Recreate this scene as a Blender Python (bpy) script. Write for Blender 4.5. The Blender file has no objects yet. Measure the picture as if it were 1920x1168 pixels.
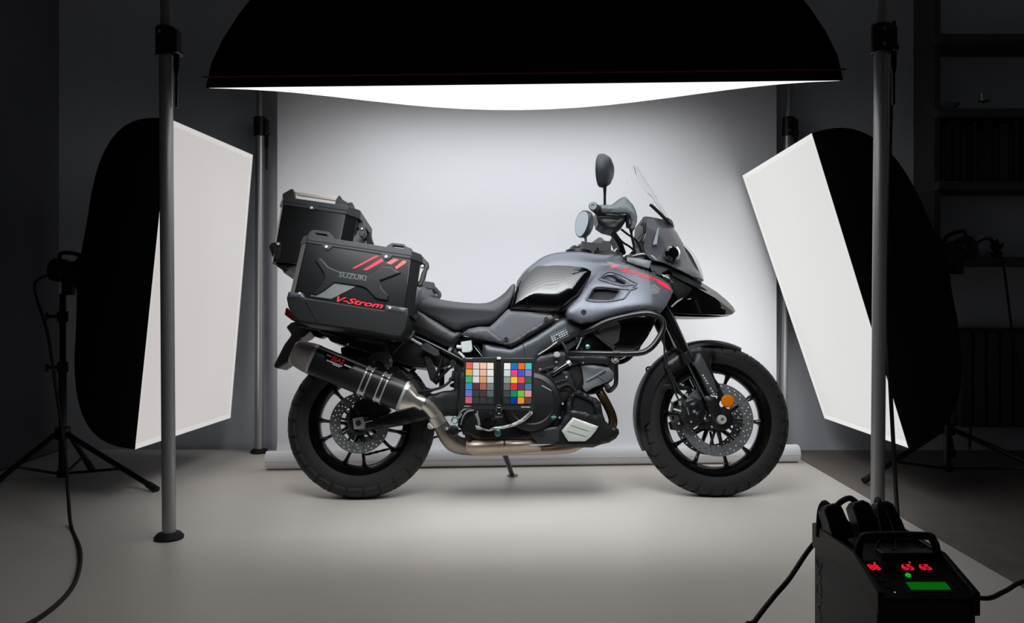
import bpy, bmesh, math, random
from mathutils import Vector, Matrix
from mathutils.bvhtree import BVHTree
random.seed(7)
scene = bpy.context.scene
COL = scene.collection
# ---------------------------------------------------------------- camera
F, CX, CY, H = 1500.0, 955.0, 546.0, 0.89        # focal length and centre in px of a 1920 wide frame, eye height
cam_data = bpy.data.cameras.new('camera')
cam = bpy.data.objects.new('camera', cam_data)
COL.objects.link(cam)
cam.location = (0, 0, H)
cam.rotation_euler = (math.pi/2, 0, 0)
cam_data.sensor_width = 36
cam_data.lens = F/1920*36
cam_data.shift_x = (960-CX)/1920
cam_data.shift_y = -(584-CY)/1920
cam_data.clip_start = 0.05
scene.camera = cam
# ---------------------------------------------------------------- world, exposure
world = bpy.data.worlds.new('dark_studio')
scene.world = world
world.use_nodes = True
world.node_tree.nodes['Background'].inputs[0].default_value = (0.7, 0.8, 1.0, 1)
world.node_tree.nodes['Background'].inputs[1].default_value = 0.004
vs = scene.view_settings
vs.view_transform = 'Standard'; vs.look = 'None'; vs.exposure = 0.0; vs.gamma = 1.0; vs.use_curve_mapping = False
KEY_GLOW = 1.05          # overhead softbox cloth
LEFT_GLOW = 0.50        # side softbox cloths
RIGHT_GLOW = 0.62
SIDE_POWER = 3.6
def area(name, loc, direction, sx, sy, power, spread, color=(1, 1, 1), up=Vector((0, 1, 0))):
    l = bpy.data.lights.new(name, 'AREA')
    l.shape = 'RECTANGLE'; l.size = sx; l.size_y = sy; l.energy = power; l.color = color
    l.spread = math.radians(spread)
    o = bpy.data.objects.new(name, l)
    COL.objects.link(o)
    z = -Vector(direction).normalized()
    x = Vector((1, 0, 0)); x = (x - z*x.dot(z)).normalized()
    y = z.cross(x)
    m = Matrix((x, y, z)).transposed().to_4x4()
    m.translation = Vector(loc)
    o.matrix_world = m
    return o
# strips across the box from front to back: (power, backward aim, spread)
KEY_STRIPS = [(2.2, 1.00, 85), (2.1, 0.92, 86), (1.75, 0.82, 90), (1.25, 0.70, 94), (0.9, 0.56, 98), (0.65, 0.44, 102), (0.6, 0.36, 108), (0.8, 0.30, 120), (1.5, 0.30, 145), (4.2, 0.30, 165)]
KEY_SLOPE = 0.245
KEY_Y0, KEY_Y1 = 2.20, 4.05
_kz = lambda y: H + (CY-158)/F*KEY_Y0 + KEY_SLOPE*(y-KEY_Y0)
# wide lamp strips added under the overhead cloth to boost its light, aimed down and back at the motorcycle and paper
_n = 20
for _i in range(_n):
    _t = _i/(_n-1)*(len(KEY_STRIPS)-1); _k = min(int(_t), len(KEY_STRIPS)-2); _f = _t-_k
    _p, _a, _s = [u+(v-u)*_f for u, v in zip(KEY_STRIPS[_k], KEY_STRIPS[_k+1])]
    _y = 2.29+0.089*_i
    area('overhead_boost_strip', (0.03, _y, _kz(_y)-0.030-0.095*math.sin(math.pi*(_y-KEY_Y0)/(KEY_Y1-KEY_Y0))), (0, _a, -1), 1.70, 0.089, _p*0.5, _s, (0.92, 0.96, 1.0))

# lamps added in front of the side cloths to brighten the paper edges, aimed inwards and back
area('left_boost_lamp', (-1.43, 3.82, 0.93), (1, 0.85, -0.05), 0.55, 1.1, SIDE_POWER, 130, (1, 0.96, 0.93))
area('right_boost_lamp', (1.43, 3.90, 0.90), (-1, 0.85, -0.15), 0.55, 1.1, SIDE_POWER, 130, (1, 0.99, 0.97))
# ---------------------------------------------------------------- helpers
def W(px, py, Y):
    return Vector(((px-CX)*Y/F, Y, H+(CY-py)*Y/F))
def floor_pt(px, py, z=0.0):
    Y = (H-z)*F/(py-CY)
    return Vector(((px-CX)*Y/F, Y, z))
def lin(c):
    def f(v):
        v = v/255.0
        return v/12.92 if v <= 0.04045 else ((v+0.055)/1.055)**2.4
    return tuple(f(v) for v in c)
_M = {}
def mat(name, rgb, rough=0.5, metal=0.0, spec=0.5, coat=0.0, noise=0.06, scale=40.0, bump=0.0, emit=0.0, trans=0.0, ior=1.5, alpha=1.0, srgb=True, base=None):
    if name in _M: return _M[name]
    m = bpy.data.materials.new(name); m.use_nodes = True
    nt = m.node_tree; b = nt.nodes['Principled BSDF']
    c = lin(rgb) if srgb else rgb
    b.inputs['Roughness'].default_value = rough
    b.inputs['Metallic'].default_value = metal
    b.inputs['Specular IOR Level'].default_value = spec
    b.inputs['Coat Weight'].default_value = coat
    b.inputs['Coat Roughness'].default_value = 0.03
    b.inputs['IOR'].default_value = ior
    b.inputs['Transmission Weight'].default_value = trans
    b.inputs['Alpha'].default_value = alpha
    tc = nt.nodes.new('ShaderNodeTexCoord')
    n = nt.nodes.new('ShaderNodeTexNoise'); n.inputs['Scale'].default_value = scale; n.inputs['Detail'].default_value = 4
    nt.links.new(tc.outputs['Object'], n.inputs['Vector'])
    mx = nt.nodes.new('ShaderNodeMix'); mx.data_type = 'RGBA'
    mx.inputs[6].default_value = (*[v*(1-noise) for v in c], 1)
    mx.inputs[7].default_value = (*[min(1, v*(1+noise)) for v in c], 1)
    nt.links.new(n.outputs['Fac'], mx.inputs[0])
    nt.links.new(mx.outputs[2], b.inputs['Base Color'])
    if emit:
        nt.links.new(mx.outputs[2], b.inputs['Emission Color'])
        if base is not None:
            nt.links.remove(b.inputs['Base Color'].links[0]); b.inputs['Base Color'].default_value = (base, base, base, 1)
        b.inputs['Emission Strength'].default_value = emit
    if bump:
        bp = nt.nodes.new('ShaderNodeBump'); bp.inputs['Strength'].default_value = bump; bp.inputs['Distance'].default_value = 0.002
        nt.links.new(n.outputs['Fac'], bp.inputs['Height']); nt.links.new(bp.outputs['Normal'], b.inputs['Normal'])
    _M[name] = m
    return m

OFF = {}
def thing(name, label, cat, loc=(0, 0, 0), group=None, matrix=None):
    o = bpy.data.objects.new(name, None); COL.objects.link(o)
    o.empty_display_size = 0.1
    o['label'] = label; o['category'] = cat
    if group: o['group'] = group
    if matrix is not None:
        o.matrix_world = matrix; OFF[o] = Matrix.Identity(4)
    else:
        o.location = loc; OFF[o] = Matrix.Translation(-Vector(loc))
    return o
def tag(o, label=None, cat=None, group=None, kind=None):
    if label: o['label'] = label
    if cat: o['category'] = cat
    if group: o['group'] = group
    if kind: o['kind'] = kind
    return o
def obj(name, bm, m, parent=None, angle=35, bevel=0.0, recalc=True, label=None, seg=2):
    off = OFF.get(parent, Matrix.Identity(4))
    if recalc: bmesh.ops.recalc_face_normals(bm, faces=bm.faces)
    bm.transform(off)
    me = bpy.data.meshes.new(name); bm.to_mesh(me); bm.free()
    for mm in (m if isinstance(m, (list, tuple)) else [m]): me.materials.append(mm)
    me.polygons.foreach_set('use_smooth', [True]*len(me.polygons))
    me.set_sharp_from_angle(angle=math.radians(angle))
    o = bpy.data.objects.new(name, me); COL.objects.link(o)
    if parent is not None: o.parent = parent
    OFF[o] = off
    if bevel:
        md = o.modifiers.new('soft_edges', 'BEVEL'); md.width = bevel; md.segments = seg; md.limit_method = 'ANGLE'; md.angle_limit = math.radians(40)
        md.harden_normals = False
    if label: o['label'] = label
    return o
def struct(name, bm, m, **k):
    o = obj(name, bm, m, **k); o['kind'] = 'structure'; return o
NB = bmesh.new
def box(bm, c, s, rot=None, mi=0):
    m = Matrix.Translation(Vector(c)) @ (rot.to_4x4() if rot is not None else Matrix.Identity(4)) @ Matrix.Diagonal((*s, 1))
    r = bmesh.ops.create_cube(bm, size=1, matrix=m)
    for v in r['verts']:
        for f in v.link_faces: f.material_index = mi
    return bm
def frame_of(d):
    d = d.normalized()
    a = Vector((0, 0, 1)) if abs(d.z) < 0.9 else Vector((1, 0, 0))
    x = a.cross(d).normalized(); y = d.cross(x)
    return x, y
def lathe(bm, p0, axis, prof, seg=32, cap=True, mi=0, closed=False):
    """prof = [(distance along axis, radius)]"""
    axis = Vector(axis).normalized(); x, y = frame_of(axis); p0 = Vector(p0)
    rings = []
    for t, r in prof:
        rings.append([bm.verts.new(p0+axis*t+(x*math.cos(a)+y*math.sin(a))*r) for a in [2*math.pi*i/seg for i in range(seg)]])
    pairs = list(zip(rings, rings[1:]))
    if closed: pairs.append((rings[-1], rings[0]))
    for a, b in pairs:
        for i in range(seg):
            f = bm.faces.new((a[i], a[(i+1) % seg], b[(i+1) % seg], b[i])); f.material_index = mi
    if cap and not closed:
        for r in (rings[0], rings[-1]):
            f = bm.faces.new(r); f.material_index = mi
    return bm
def cyl(bm, a, b, r0, r1=None, seg=20, mi=0):
    a, b = Vector(a), Vector(b)
    return lathe(bm, a, b-a, [(0, r0), ((b-a).length, r0 if r1 is None else r1)], seg, mi=mi)
def spline(pts, n=5, closed=False):
    P = [Vector(p) for p in pts]; out = []
    m = len(P)
    rng = range(m) if closed else range(m-1)
    for i in rng:
        p0 = P[(i-1) % m] if (closed or i > 0) else P[0]*2-P[1]
        p1 = P[i]; p2 = P[(i+1) % m]
        p3 = P[(i+2) % m] if (closed or i+2 < m) else P[-1]*2-P[-2]
        for k in range(n):
            t = k/n
            out.append(0.5*((2*p1)+(p2-p0)*t+(2*p0-5*p1+4*p2-p3)*t*t+(3*p1-p0-3*p2+p3)*t**3))
    if not closed: out.append(P[-1])
    return out
def tube(bm, pts, r, seg=10, n=5, closed=False, cap=True, mi=0, sx=1.0):
    P = spline(pts, n, closed) if n > 1 else [Vector(p) for p in pts]
    rr = (lambda i: r) if not isinstance(r, (list, tuple)) else (lambda i: r[min(len(r)-1, int(i/len(P)*len(r)))])
    if isinstance(r, (list, tuple)):
        k = len(r)-1
        def rr(i):
            t = i/(len(P)-1)*k; a = min(int(t), k-1); return r[a]+(r[a+1]-r[a])*(t-a)
    rings = []; px = None
    L_ = len(P)
    for i in range(L_):
        if closed: d = P[(i+1) % L_]-P[i-1]
        else: d = P[min(i+1, L_-1)]-P[max(i-1, 0)]
        if d.length < 1e-9: d = Vector((0, 0, 1))
        d.normalize()
        if px is None: x, y = frame_of(d)
        else:
            x = px-d*px.dot(d)
            x = x.normalized() if x.length > 1e-6 else frame_of(d)[0]
            y = d.cross(x)
        px = x
        rings.append([bm.verts.new(P[i]+(x*math.cos(a)*sx+y*math.sin(a))*rr(i)) for a in [2*math.pi*j/seg for j in range(seg)]])
    pairs = list(zip(rings, rings[1:]))+([(rings[-1], rings[0])] if closed else [])
    for a, b in pairs:
        for j in range(seg):
            f = bm.faces.new((a[j], a[(j+1) % seg], b[(j+1) % seg], b[j])); f.material_index = mi
    if cap and not closed:
        for q in (rings[0], rings[-1]): bm.faces.new(q).material_index = mi
    return bm
def loft(bm, secs, caps=True, closed=True, mi=0):
    R = [[bm.verts.new(Vector(p)) for p in s] for s in secs]
    n = len(R[0])
    for a, b in zip(R, R[1:]):
        for i in range(n if closed else n-1):
            f = bm.faces.new((a[i], a[(i+1) % n], b[(i+1) % n], b[i])); f.material_index = mi
    if caps and closed:
        bm.faces.new(R[0]).material_index = mi; bm.faces.new(R[-1]).material_index = mi
    return bm
def quad_sheet(bm, rows):
    """open grid of points"""
    R = [[bm.verts.new(Vector(p)) for p in s] for s in rows]
    for a, b in zip(R, R[1:]):
        for i in range(len(a)-1):
            bm.faces.new((a[i], a[i+1], b[i+1], b[i]))
    return bm
def thicken(bm, t):
    bmesh.ops.recalc_face_normals(bm, faces=bm.faces)
    bmesh.ops.solidify(bm, geom=bm.faces[:], thickness=t)
    return bm
def text_bm(body, p_left, p_right, normal, height=None, shear=0.0, depth=0.001, extra_bold=0.0, squeeze=None):
    """lettering whose baseline runs from p_left to p_right, facing normal"""
    cu = bpy.data.curves.new('lettering', 'FONT'); cu.body = body; cu.size = 1; cu.shear = shear; cu.offset = extra_bold
    cu.extrude = 0.0; cu.resolution_u = 3
    o = bpy.data.objects.new('lettering', cu); COL.objects.link(o)
    dg = bpy.context.evaluated_depsgraph_get(); dg.update()
    me = bpy.data.meshes.new_from_object(o.evaluated_get(dg))
    bpy.data.objects.remove(o); bpy.data.curves.remove(cu)
    bm = NB(); bm.from_mesh(me); bpy.data.meshes.remove(me)
    xs = [v.co.x for v in bm.verts]; ys = [v.co.y for v in bm.verts]
    x0, x1, y1 = min(xs), max(xs), max(ys)
    a, b = Vector(p_left), Vector(p_right)
    ux = (b-a).normalized(); nz = Vector(normal).normalized(); nz = (nz-ux*nz.dot(ux)).normalized(); uy = nz.cross(ux)
    sx = (b-a).length/(x1-x0); sy = sx if height is None else height/y1
    for v in bm.verts:
        v.co = a+ux*((v.co.x-x0)*sx)+uy*(v.co.y*sy)+nz*0.0002
    if depth:
        r = bmesh.ops.extrude_face_region(bm, geom=bm.faces[:])
        bmesh.ops.translate(bm, verts=[g for g in r['geom'] if isinstance(g, bmesh.types.BMVert)], vec=nz*depth)
    return bm

# ---------------------------------------------------------------- setting
m_wall = mat('grey_wall_paint', (220, 224, 232), 0.85, noise=0.05, scale=6, bump=0.05)
m_floor = mat('grey_brown_floor', (118, 110, 104), 0.6, noise=0.25, scale=9)
m_sheet = mat('white_floor_sheet', (222, 215, 207), 0.42, noise=0.035, scale=3.5, spec=0.35)
m_paper = mat('white_backdrop_paper', (228, 229, 233), 0.9, noise=0.01, scale=3, spec=0.1)
bm = box(NB(), (0.5, 2.4, -0.06), (7.4, 7.4, 0.1)); struct('floor', bm, m_floor)
bm = box(NB(), (0.5, 4.58, 1.7), (7.4, 0.1, 3.5)); struct('wall_back', bm, m_wall)
bm = box(NB(), (-2.60, 2.4, 1.7), (0.1, 7.4, 3.5)); struct('wall_left', bm, mat('shade_darkened_wall', (92, 94, 100), 0.85, noise=0.05, scale=6))  # darkness of the left side is put into this wall's colour
bm = box(NB(), (3.65, 2.4, 1.7), (0.1, 7.4, 3.5)); struct('wall_right', bm, m_wall)
bm = box(NB(), (0.5, 2.4, 3.45), (7.4, 7.4, 0.1)); struct('ceiling', bm, m_wall)
bm = box(NB(), (-0.485, 1.9, -0.005), (4.05, 5.2, 0.01))
tag(obj('floor_sheet', bm, m_sheet), 'large glossy off-white sheet covering the studio floor under the motorcycle', 'floor covering')

# backdrop: sheet hanging from above, the rest of the roll lying on the floor
bd = thing('paper_backdrop', 'white seamless paper hanging behind the motorcycle with its roll on the floor', 'backdrop', (0.09, 4.2, 0))
rl, rr_ = floor_pt(500, 880), floor_pt(1495, 866)
rad = 0.046
rows = []
for i in range(25):
    s = i/24
    base = rl.lerp(rr_, 0.012+0.976*s)
    X = (520-CX)*4.38/F+(936*4.38/F)*s
    col = []
    top = Vector((X, 4.38, 2.9)); col.append(top)
    for z in (2.2, 1.6, 1.0, 0.5, 0.2, 0.07): col.append(Vector((X, 4.38, z)))
    for q in ((4.37, 0.03), (4.34, 0.008), (4.30, 0.003)): col.append(Vector((X, *q)))
    col.append(Vector((base.x, base.y+0.01, 0.002)))
    rows.append(col)
obj('paper_sheet', quad_sheet(NB(), rows), m_paper, bd, angle=60)
ax = (rr_-rl).normalized()
bm = NB(); up = Vector((0, 0, 1)); fw = ax.cross(up)
for k in range(2):
    pass
prof = []
rings = []
for s in (0, 1):
    c = (rl if s == 0 else rr_)+Vector((0, 0, rad))
    rings.append([c+(fw*math.cos(a)+up*math.sin(a))*rad*(1-0.06*(i/40)) for i, a in enumerate([2*math.pi*j/20 for j in range(41)])])
R = [[bm.verts.new(p) for p in r] for r in rings]
for i in range(40): bm.faces.new((R[0][i], R[0][i+1], R[1][i+1], R[1][i]))
obj('paper_roll', bm, m_paper, bd, angle=60)
# ---------------------------------------------------------------- studio gear
m_black_cloth = mat('black_nylon_cloth', (9, 9, 11), 0.8, spec=0.2, noise=0.2, scale=60, bump=0.2)
m_red = mat('red_piping', (120, 22, 30), 0.6)
m_alu = mat('brushed_aluminium_tube', (176, 176, 178), 0.36, metal=0.55, noise=0.06, scale=90)
m_blk = mat('black_plastic', (14, 14, 15), 0.45, noise=0.15)
m_rub = mat('black_rubber', (12, 12, 12), 0.7, noise=0.15)
m_blkmetal = mat('black_painted_metal', (15, 15, 16), 0.35, noise=0.1)
m_silver = mat('bright_steel', (205, 205, 205), 0.22, metal=1.0, noise=0.04)
m_whitecloth = mat('white_cloth_border', (225, 222, 216), 0.8, noise=0.03)

def softbox(name, label, corners, nrm, depth, ring, glow, tint, bulge, lip, power=2.1, piping=False, loc=None, border=0.02):
    """corners a,b,c,d of the front rim (loop); nrm points out of the front"""
    a, b, c, d = [Vector(p) for p in corners]
    cen = (a+b+c+d)/4
    nrm = Vector(nrm).normalized()
    t = thing(name, label, 'softbox', loc if loc is not None else cen)
    N = 10
    def loop(k, push, out=0.0):
        pts = []
        for p, q in ((a, b), (b, c), (c, d), (d, a)):
            for i in range(N):
                s = i/N
                e = p.lerp(q, s)
                r = e-cen
                sag = 1-0.035*math.sin(math.pi*s)*(1-abs(2*k-1))*0 - 0.03*math.sin(math.pi*s)*min(1, k*4)*(1 if k < 1 else 0)
                pts.append(cen+r*sag*1.0+nrm*push)
        return pts
    x, y = frame_of(nrm)
    base = [cen + (p-cen) for p in loop(0, 0)]
    secs = []
    K = 14
    for k in range(K+1):
        s = k/K
        f = s**power
        L0 = loop(s, 0)
        ringpts = [cen+(p-cen).normalized()*ring for p in L0]
        secs.append([p.lerp(q, f)-nrm*(depth*s) for p, q in zip(L0, ringpts)])
    bm = NB()
    front = [p+nrm*lip for p in loop(0, 0)]
    loft(bm, [front]+secs, caps=False)
    thicken(bm, 0.004)
    sh = obj('shell', bm, m_black_cloth, t, angle=32)
    # front cloth
    G = 16
    def cloth(inset, off, bul):
        rows = []
        for i in range(G+1):
            u = i/G
            row = []
            for j in range(G+1):
                v = j/G
                p = (a.lerp(b, v)).lerp(d.lerp(c, v), u)
                p = cen+(p-cen)*(1-inset)
                row.append(p+nrm*(off+bul*math.sin(math.pi*u)*math.sin(math.pi*v)))
            rows.append(row)
        return rows
    mt = mat(name+'_cloth_'+str(glow), tint, 0.8, emit=glow, noise=0.015, scale=2.5, srgb=False, base=0.25)
    bm = NB(); quad_sheet(bm, cloth(border, lip*0.5, bulge)); thicken(bm, 0.002)
    obj('diffuser', bm, mt, t, angle=60, label='glowing white front cloth')
    if border > 0.01:
        bm = NB(); o_ = cloth(0.0, lip*0.9, 0); i_ = cloth(border, lip*0.6, 0)
        edge = lambda g: g[0][:-1]+[r[-1] for r in g[:-1]]+g[-1][:0:-1]+[r[0] for r in g[:0:-1]]
        loft(bm, [edge(o_), edge(i_)], caps=False); thicken(bm, 0.002)
        obj('cloth_hem', bm, mat(name+'_hem_'+str(glow), tint, 0.8, emit=glow*1.12, base=0.3, srgb=False), t)
    if piping:
        L1 = [p+nrm*(lip-piping)+(p-cen).normalized()*0.003 for p in loop(0, 0)]
        bm = NB(); tube(bm, L1, 0.0028, seg=6, n=1, closed=True); obj('seam_piping', bm, m_red, t, label='dark red seam piping')
    bm = NB(); lathe(bm, cen-nrm*(depth-0.01), -nrm, [(0, ring*1.02), (0.03, ring*1.02), (0.03, ring*0.85), (0.05, ring*0.85)], 28)
    obj('speed_ring', bm, m_blkmetal, t)
    return t, cen, nrm
# overhead box
y0, y1 = KEY_Y0, KEY_Y1
def kp(px, py, y):
    X = (px-CX)*KEY_Y0/F
    z0 = H+(CY-py)*KEY_Y0/F
    return Vector((X, y, z0+KEY_SLOPE*(y-KEY_Y0)))
cs = [kp(386, 164, y0), kp(1581, 150, y0), kp(1581, 150, y1), kp(386, 164, y1)]
nk = Vector((0, KEY_SLOPE, -1))
oh, ohc, ohn = softbox('softbox', 'huge black overhead softbox with red seam hanging above the motorcycle', cs, nk, 0.93, 0.12, KEY_GLOW, (1, 1, 1), 0.085, 0.0, power=1.5, piping=0.028, border=0.008)
bm = NB(); cyl(bm, ohc-ohn*0.97, ohc-ohn*1.25, 0.07); obj('flash_head', bm, m_blkmetal, oh)
bm = NB(); tube(bm, [ohc-ohn*1.2, ohc-ohn*1.2+Vector((0, 0, 0.15)), ohc-ohn*1.2+Vector((0, 0, 0.46))], 0.018, n=2); obj('hanging_arm', bm, m_blkmetal, oh)

def stand(label, colpos, feet, top, group=None, knob_h=(0.53, 0.77)):
    t = thing('light_stand', label, 'light stand', (colpos[0], colpos[1], 0), group)
    cx, cy = colpos
    bm = NB(); cyl(bm, (cx, cy, 0.012), (cx, cy, top*0.62), 0.0175); cyl(bm, (cx, cy, top*0.6), (cx, cy, top), 0.0145); obj('column', bm, m_blkmetal, t)
    bm = NB()
    cyl(bm, (cx, cy, 0.19), (cx, cy, 0.245), 0.034); obj('collar', bm, m_blkmetal, t, bevel=0.003)
    bm = NB(); cyl(bm, (cx, cy, 0.010), (cx, cy, 0.042), 0.026); obj('brace_hub', bm, m_blkmetal, t, bevel=0.003)
    for f in feet:
        fx, fy = f[0], f[1]
        d = Vector((fx-cx, fy-cy, 0)); u = d.normalized()
        p0 = Vector((cx, cy, 0.215))+u*0.03; p1 = Vector((fx, fy, 0.012))
        bm = NB(); tube(bm, [p0, p1], 0.0125, n=1, seg=10); lg = obj('leg', bm, m_blkmetal, t)
        bm = NB(); e = (p1-p0).normalized(); cyl(bm, p1-e*0.05, p1+e*0.008, 0.0155); obj('rubber_foot', bm, m_rub, lg)
        bm = NB(); mid = p0.lerp(p1, 0.60); tube(bm, [Vector((cx, cy, 0.028))+u*0.022, mid-Vector((0, 0, 0.012))], 0.0065, n=1, seg=8); obj('brace', bm, m_blkmetal, t)
    for kz in knob_h:
        bm = NB(); cyl(bm, (cx-0.015, cy-0.01, kz), (cx-0.055, cy-0.03, kz), 0.008); cyl(bm, (cx-0.05, cy-0.028, kz), (cx-0.062, cy-0.034, kz), 0.02, seg=8)
        cyl(bm, (cx, cy, kz-0.025), (cx, cy, kz+0.025), 0.024)
        obj('clamp_knob', bm, m_blk, t, bevel=0.002)
    return t
def flash_head(parent, p, axis, ln, r):
    axis = Vector(axis).normalized()
    p = Vector(p)
    bm = NB(); lathe(bm, p, axis, [(0, r*0.8), (0.006, r), (ln*0.55, r), (ln*0.6, r*1.12), (ln*0.95, r*1.12), (ln, r*0.9)], 28); t = obj('flash_head', bm, m_blkmetal, parent)
    bm = NB(); s = Vector((0, -1, 0)); tube(bm, [p+axis*ln*0.1+Vector((0, 0, r)), p+axis*ln*0.2+Vector((0, 0, r*1.7)), p+axis*ln*0.7+Vector((0, 0, r*1.7)), p+axis*ln*0.8+Vector((0, 0, r))], 0.010); obj('grip', bm, m_blk, t)
    bm = NB(); q = p+axis*ln*0.5; box(bm, q-Vector((0, 0, r+0.03)), (0.05, 0.04, 0.07)); obj('tilt_bracket', bm, m_blkmetal, t, bevel=0.004)
    return t
# left box
la, lb, lc, ld = W(312, 222, 3.37), W(248, 842, 3.37), W(428, 783, 4.24), W(470, 290, 4.24)
ln_ = (lb-la).cross(ld-la).normalized()
if ln_.x < 0: ln_ = -ln_
sbl, lcen, ln_ = softbox('softbox', 'tall white-faced softbox at the left, tilted slightly down towards the luggage', [la, lb, lc, ld], ln_, 0.55, 0.10, LEFT_GLOW, (1.0, 0.93, 0.905), 0.02, 0.012, power=2.6, border=0.03)
lh = lcen-ln_*0.58
fl = flash_head(sbl, lh, -ln_, 0.16, 0.05)
lcol = (lh.x-0.07, lh.y-0.06)
stand('black tripod light stand under the softbox at the left, cable beside it', lcol, [floor_pt(292, 922).xy, floor_pt(-15, 915).xy, floor_pt(172, 884).xy], lh.z-0.10)
# right box
ra, rb, rc, rd = W(1527, 248, 3.40), W(1708, 838, 3.40), W(1550, 783, 4.33), W(1396, 328, 4.33)
rn_ = (rb-ra).cross(rd-ra).normalized()
if rn_.x > 0: rn_ = -rn_
sbr, rcen, rn_ = softbox('softbox', 'tall white-faced softbox at the right, leaning over towards the front wheel', [ra, rb, rc, rd], rn_, 0.60, 0.10, RIGHT_GLOW, (1.0, 0.985, 0.96), 0.02, 0.012, power=2.4, border=0.03)
rh = rcen-rn_*0.63
fr = flash_head(sbr, rh, -rn_, 0.16, 0.05)
rcol = (rh.x+0.04, rh.y+0.02)
stand('black tripod light stand under the softbox at the right, before the radiator', rcol, [floor_pt(1622, 905).xy, (rcol[0]+0.42, rcol[1]-0.42), (rcol[0]+0.25, rcol[1]+0.4)], rh.z-0.10)

def pole(label, foot, top, clamp_z, r=0.0225, lever=True, group='floor-to-ceiling poles'):
    foot = Vector(foot); top = Vector(top)
    at = lambda z: foot.lerp(top, (z-foot.z)/(top.z-foot.z))
    t = thing('support_pole', label, 'pole', foot)
    bm = NB(); cyl(bm, at(0.012), at(clamp_z), r, seg=28); obj('lower_tube', bm, m_alu, t)
    bm = NB(); cyl(bm, at(clamp_z), at(3.39), r*0.76, seg=28); obj('upper_tube', bm, m_alu, t)
    bm = NB(); lathe(bm, foot, (0, 0, 1), [(0, r*2.1), (0.008, r*2.15), (0.020, r*1.7), (0.024, r*1.1)], 28); obj('rubber_foot', bm, m_rub, t)
    c = at(clamp_z)
    bm = NB(); cyl(bm, c-Vector((0, 0, 0.055)), c+Vector((0, 0, 0.05)), r*1.45, seg=24)
    box(bm, c+Vector((r*1.5, 0, -0.005)), (r*1.1, r*2.0, 0.085))
    cyl(bm, c+Vector((r*1.7, -r*1.3, -0.04)), c+Vector((r*1.7, r*1.3, -0.04)), 0.012)
    cl = obj('clamp_collar', bm, m_blk, t, bevel=0.004)
    for dz in (-0.03, 0.025):
        bm = NB(); cyl(bm, c+Vector((-0.006, -r*1.4, dz)), c+Vector((-0.006, -r*1.62, dz)), 0.007, seg=12); obj('screw', bm, m_silver, cl)
    if lever:
        bm = NB()
        q = c+Vector((r*1.75, -0.004, -0.05))
        loft(bm, [[q+Vector((x*w_, y*0.006, z)) for x, y in ((-1, -1), (1, -1), (1, 1), (-1, 1))] for z, w_ in ((0, 0.010), (-0.05, 0.010), (-0.085, 0.004), (-0.10, 0.005), (-0.165, 0.004), (-0.19, 0.004))])
        obj('release_lever', bm, m_blk, t, bevel=0.001)
    return t
def pole_px(label, px_top, py_top, px_bot, Y, **k):
    a = W(px_top, py_top, Y); b = Vector(((px_bot-CX)*Y/F, Y, 0))
    d = (a-b)/(a.z)
    return pole(label, b, b+d*3.0, **k)
pole_px('thick aluminium pole in front of the softbox at the left', 311, 120, 317, 2.88, clamp_z=1.79, r=0.0238)
pole_px('thick aluminium pole in front of the softbox at the right, behind the flash generator', 1652, 100, 1645, 2.88, clamp_z=1.80, r=0.0238)
pole_px('slender aluminium pole at the left edge of the paper backdrop', 487, 200, 486, 4.41, clamp_z=1.80)
pole_px('slender aluminium pole at the right edge of the paper backdrop', 1479, 200, 1466, 4.41, clamp_z=1.80)

# cables
def cable(label, pts, r=0.006, m=m_rub, name='cable', cat='cable', n=6):
    bm = NB(); tube(bm, pts, r, seg=8, n=n)
    return tag(obj(name, bm, m, angle=60), label, cat)
hp = lh-ln_*0.16
cable('black cable falling from the left flash head and snaking along the floor', [hp+Vector((0.0, -0.02, -0.02)), hp+Vector((-0.06, -0.05, -0.08)), W(88, 620, 3.5), W(104, 720, 3.42), W(122, 850, 3.3), W(128, 930, 3.05),
    floor_pt(133, 985, 0.008), floor_pt(150, 1030, 0.008), floor_pt(147, 1075, 0.008), floor_pt(125, 1115, 0.008), floor_pt(70, 1160, 0.008), floor_pt(-20, 1205, 0.008)], 0.0065)
hq = rh-rn_*0.16
cable('black cable drooping from the flash head at the right in front of the bookshelves', [hq, hq+Vector((0.07, -0.02, 0.03)), hq+Vector((0.13, -0.03, -0.08)), hq+Vector((0.17, -0.05, -0.45)), hq+Vector((0.22, -0.1, -0.8)), Vector((hq.x+0.3, hq.y-0.3, 0.01)), Vector((hq.x+0.1, hq.y-0.8, 0.008))], 0.006)
cable('black cable hanging down beside the aluminium pole at the right', [W(1676, 40, 2.95), W(1672, 140, 2.95), W(1668, 300, 2.94), W(1662, 560, 2.93), W(1668, 700, 2.9), W(1676, 850, 2.86), W(1681, 940, 2.8), floor_pt(1690, 1060, 0.01)], 0.0075)

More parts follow.
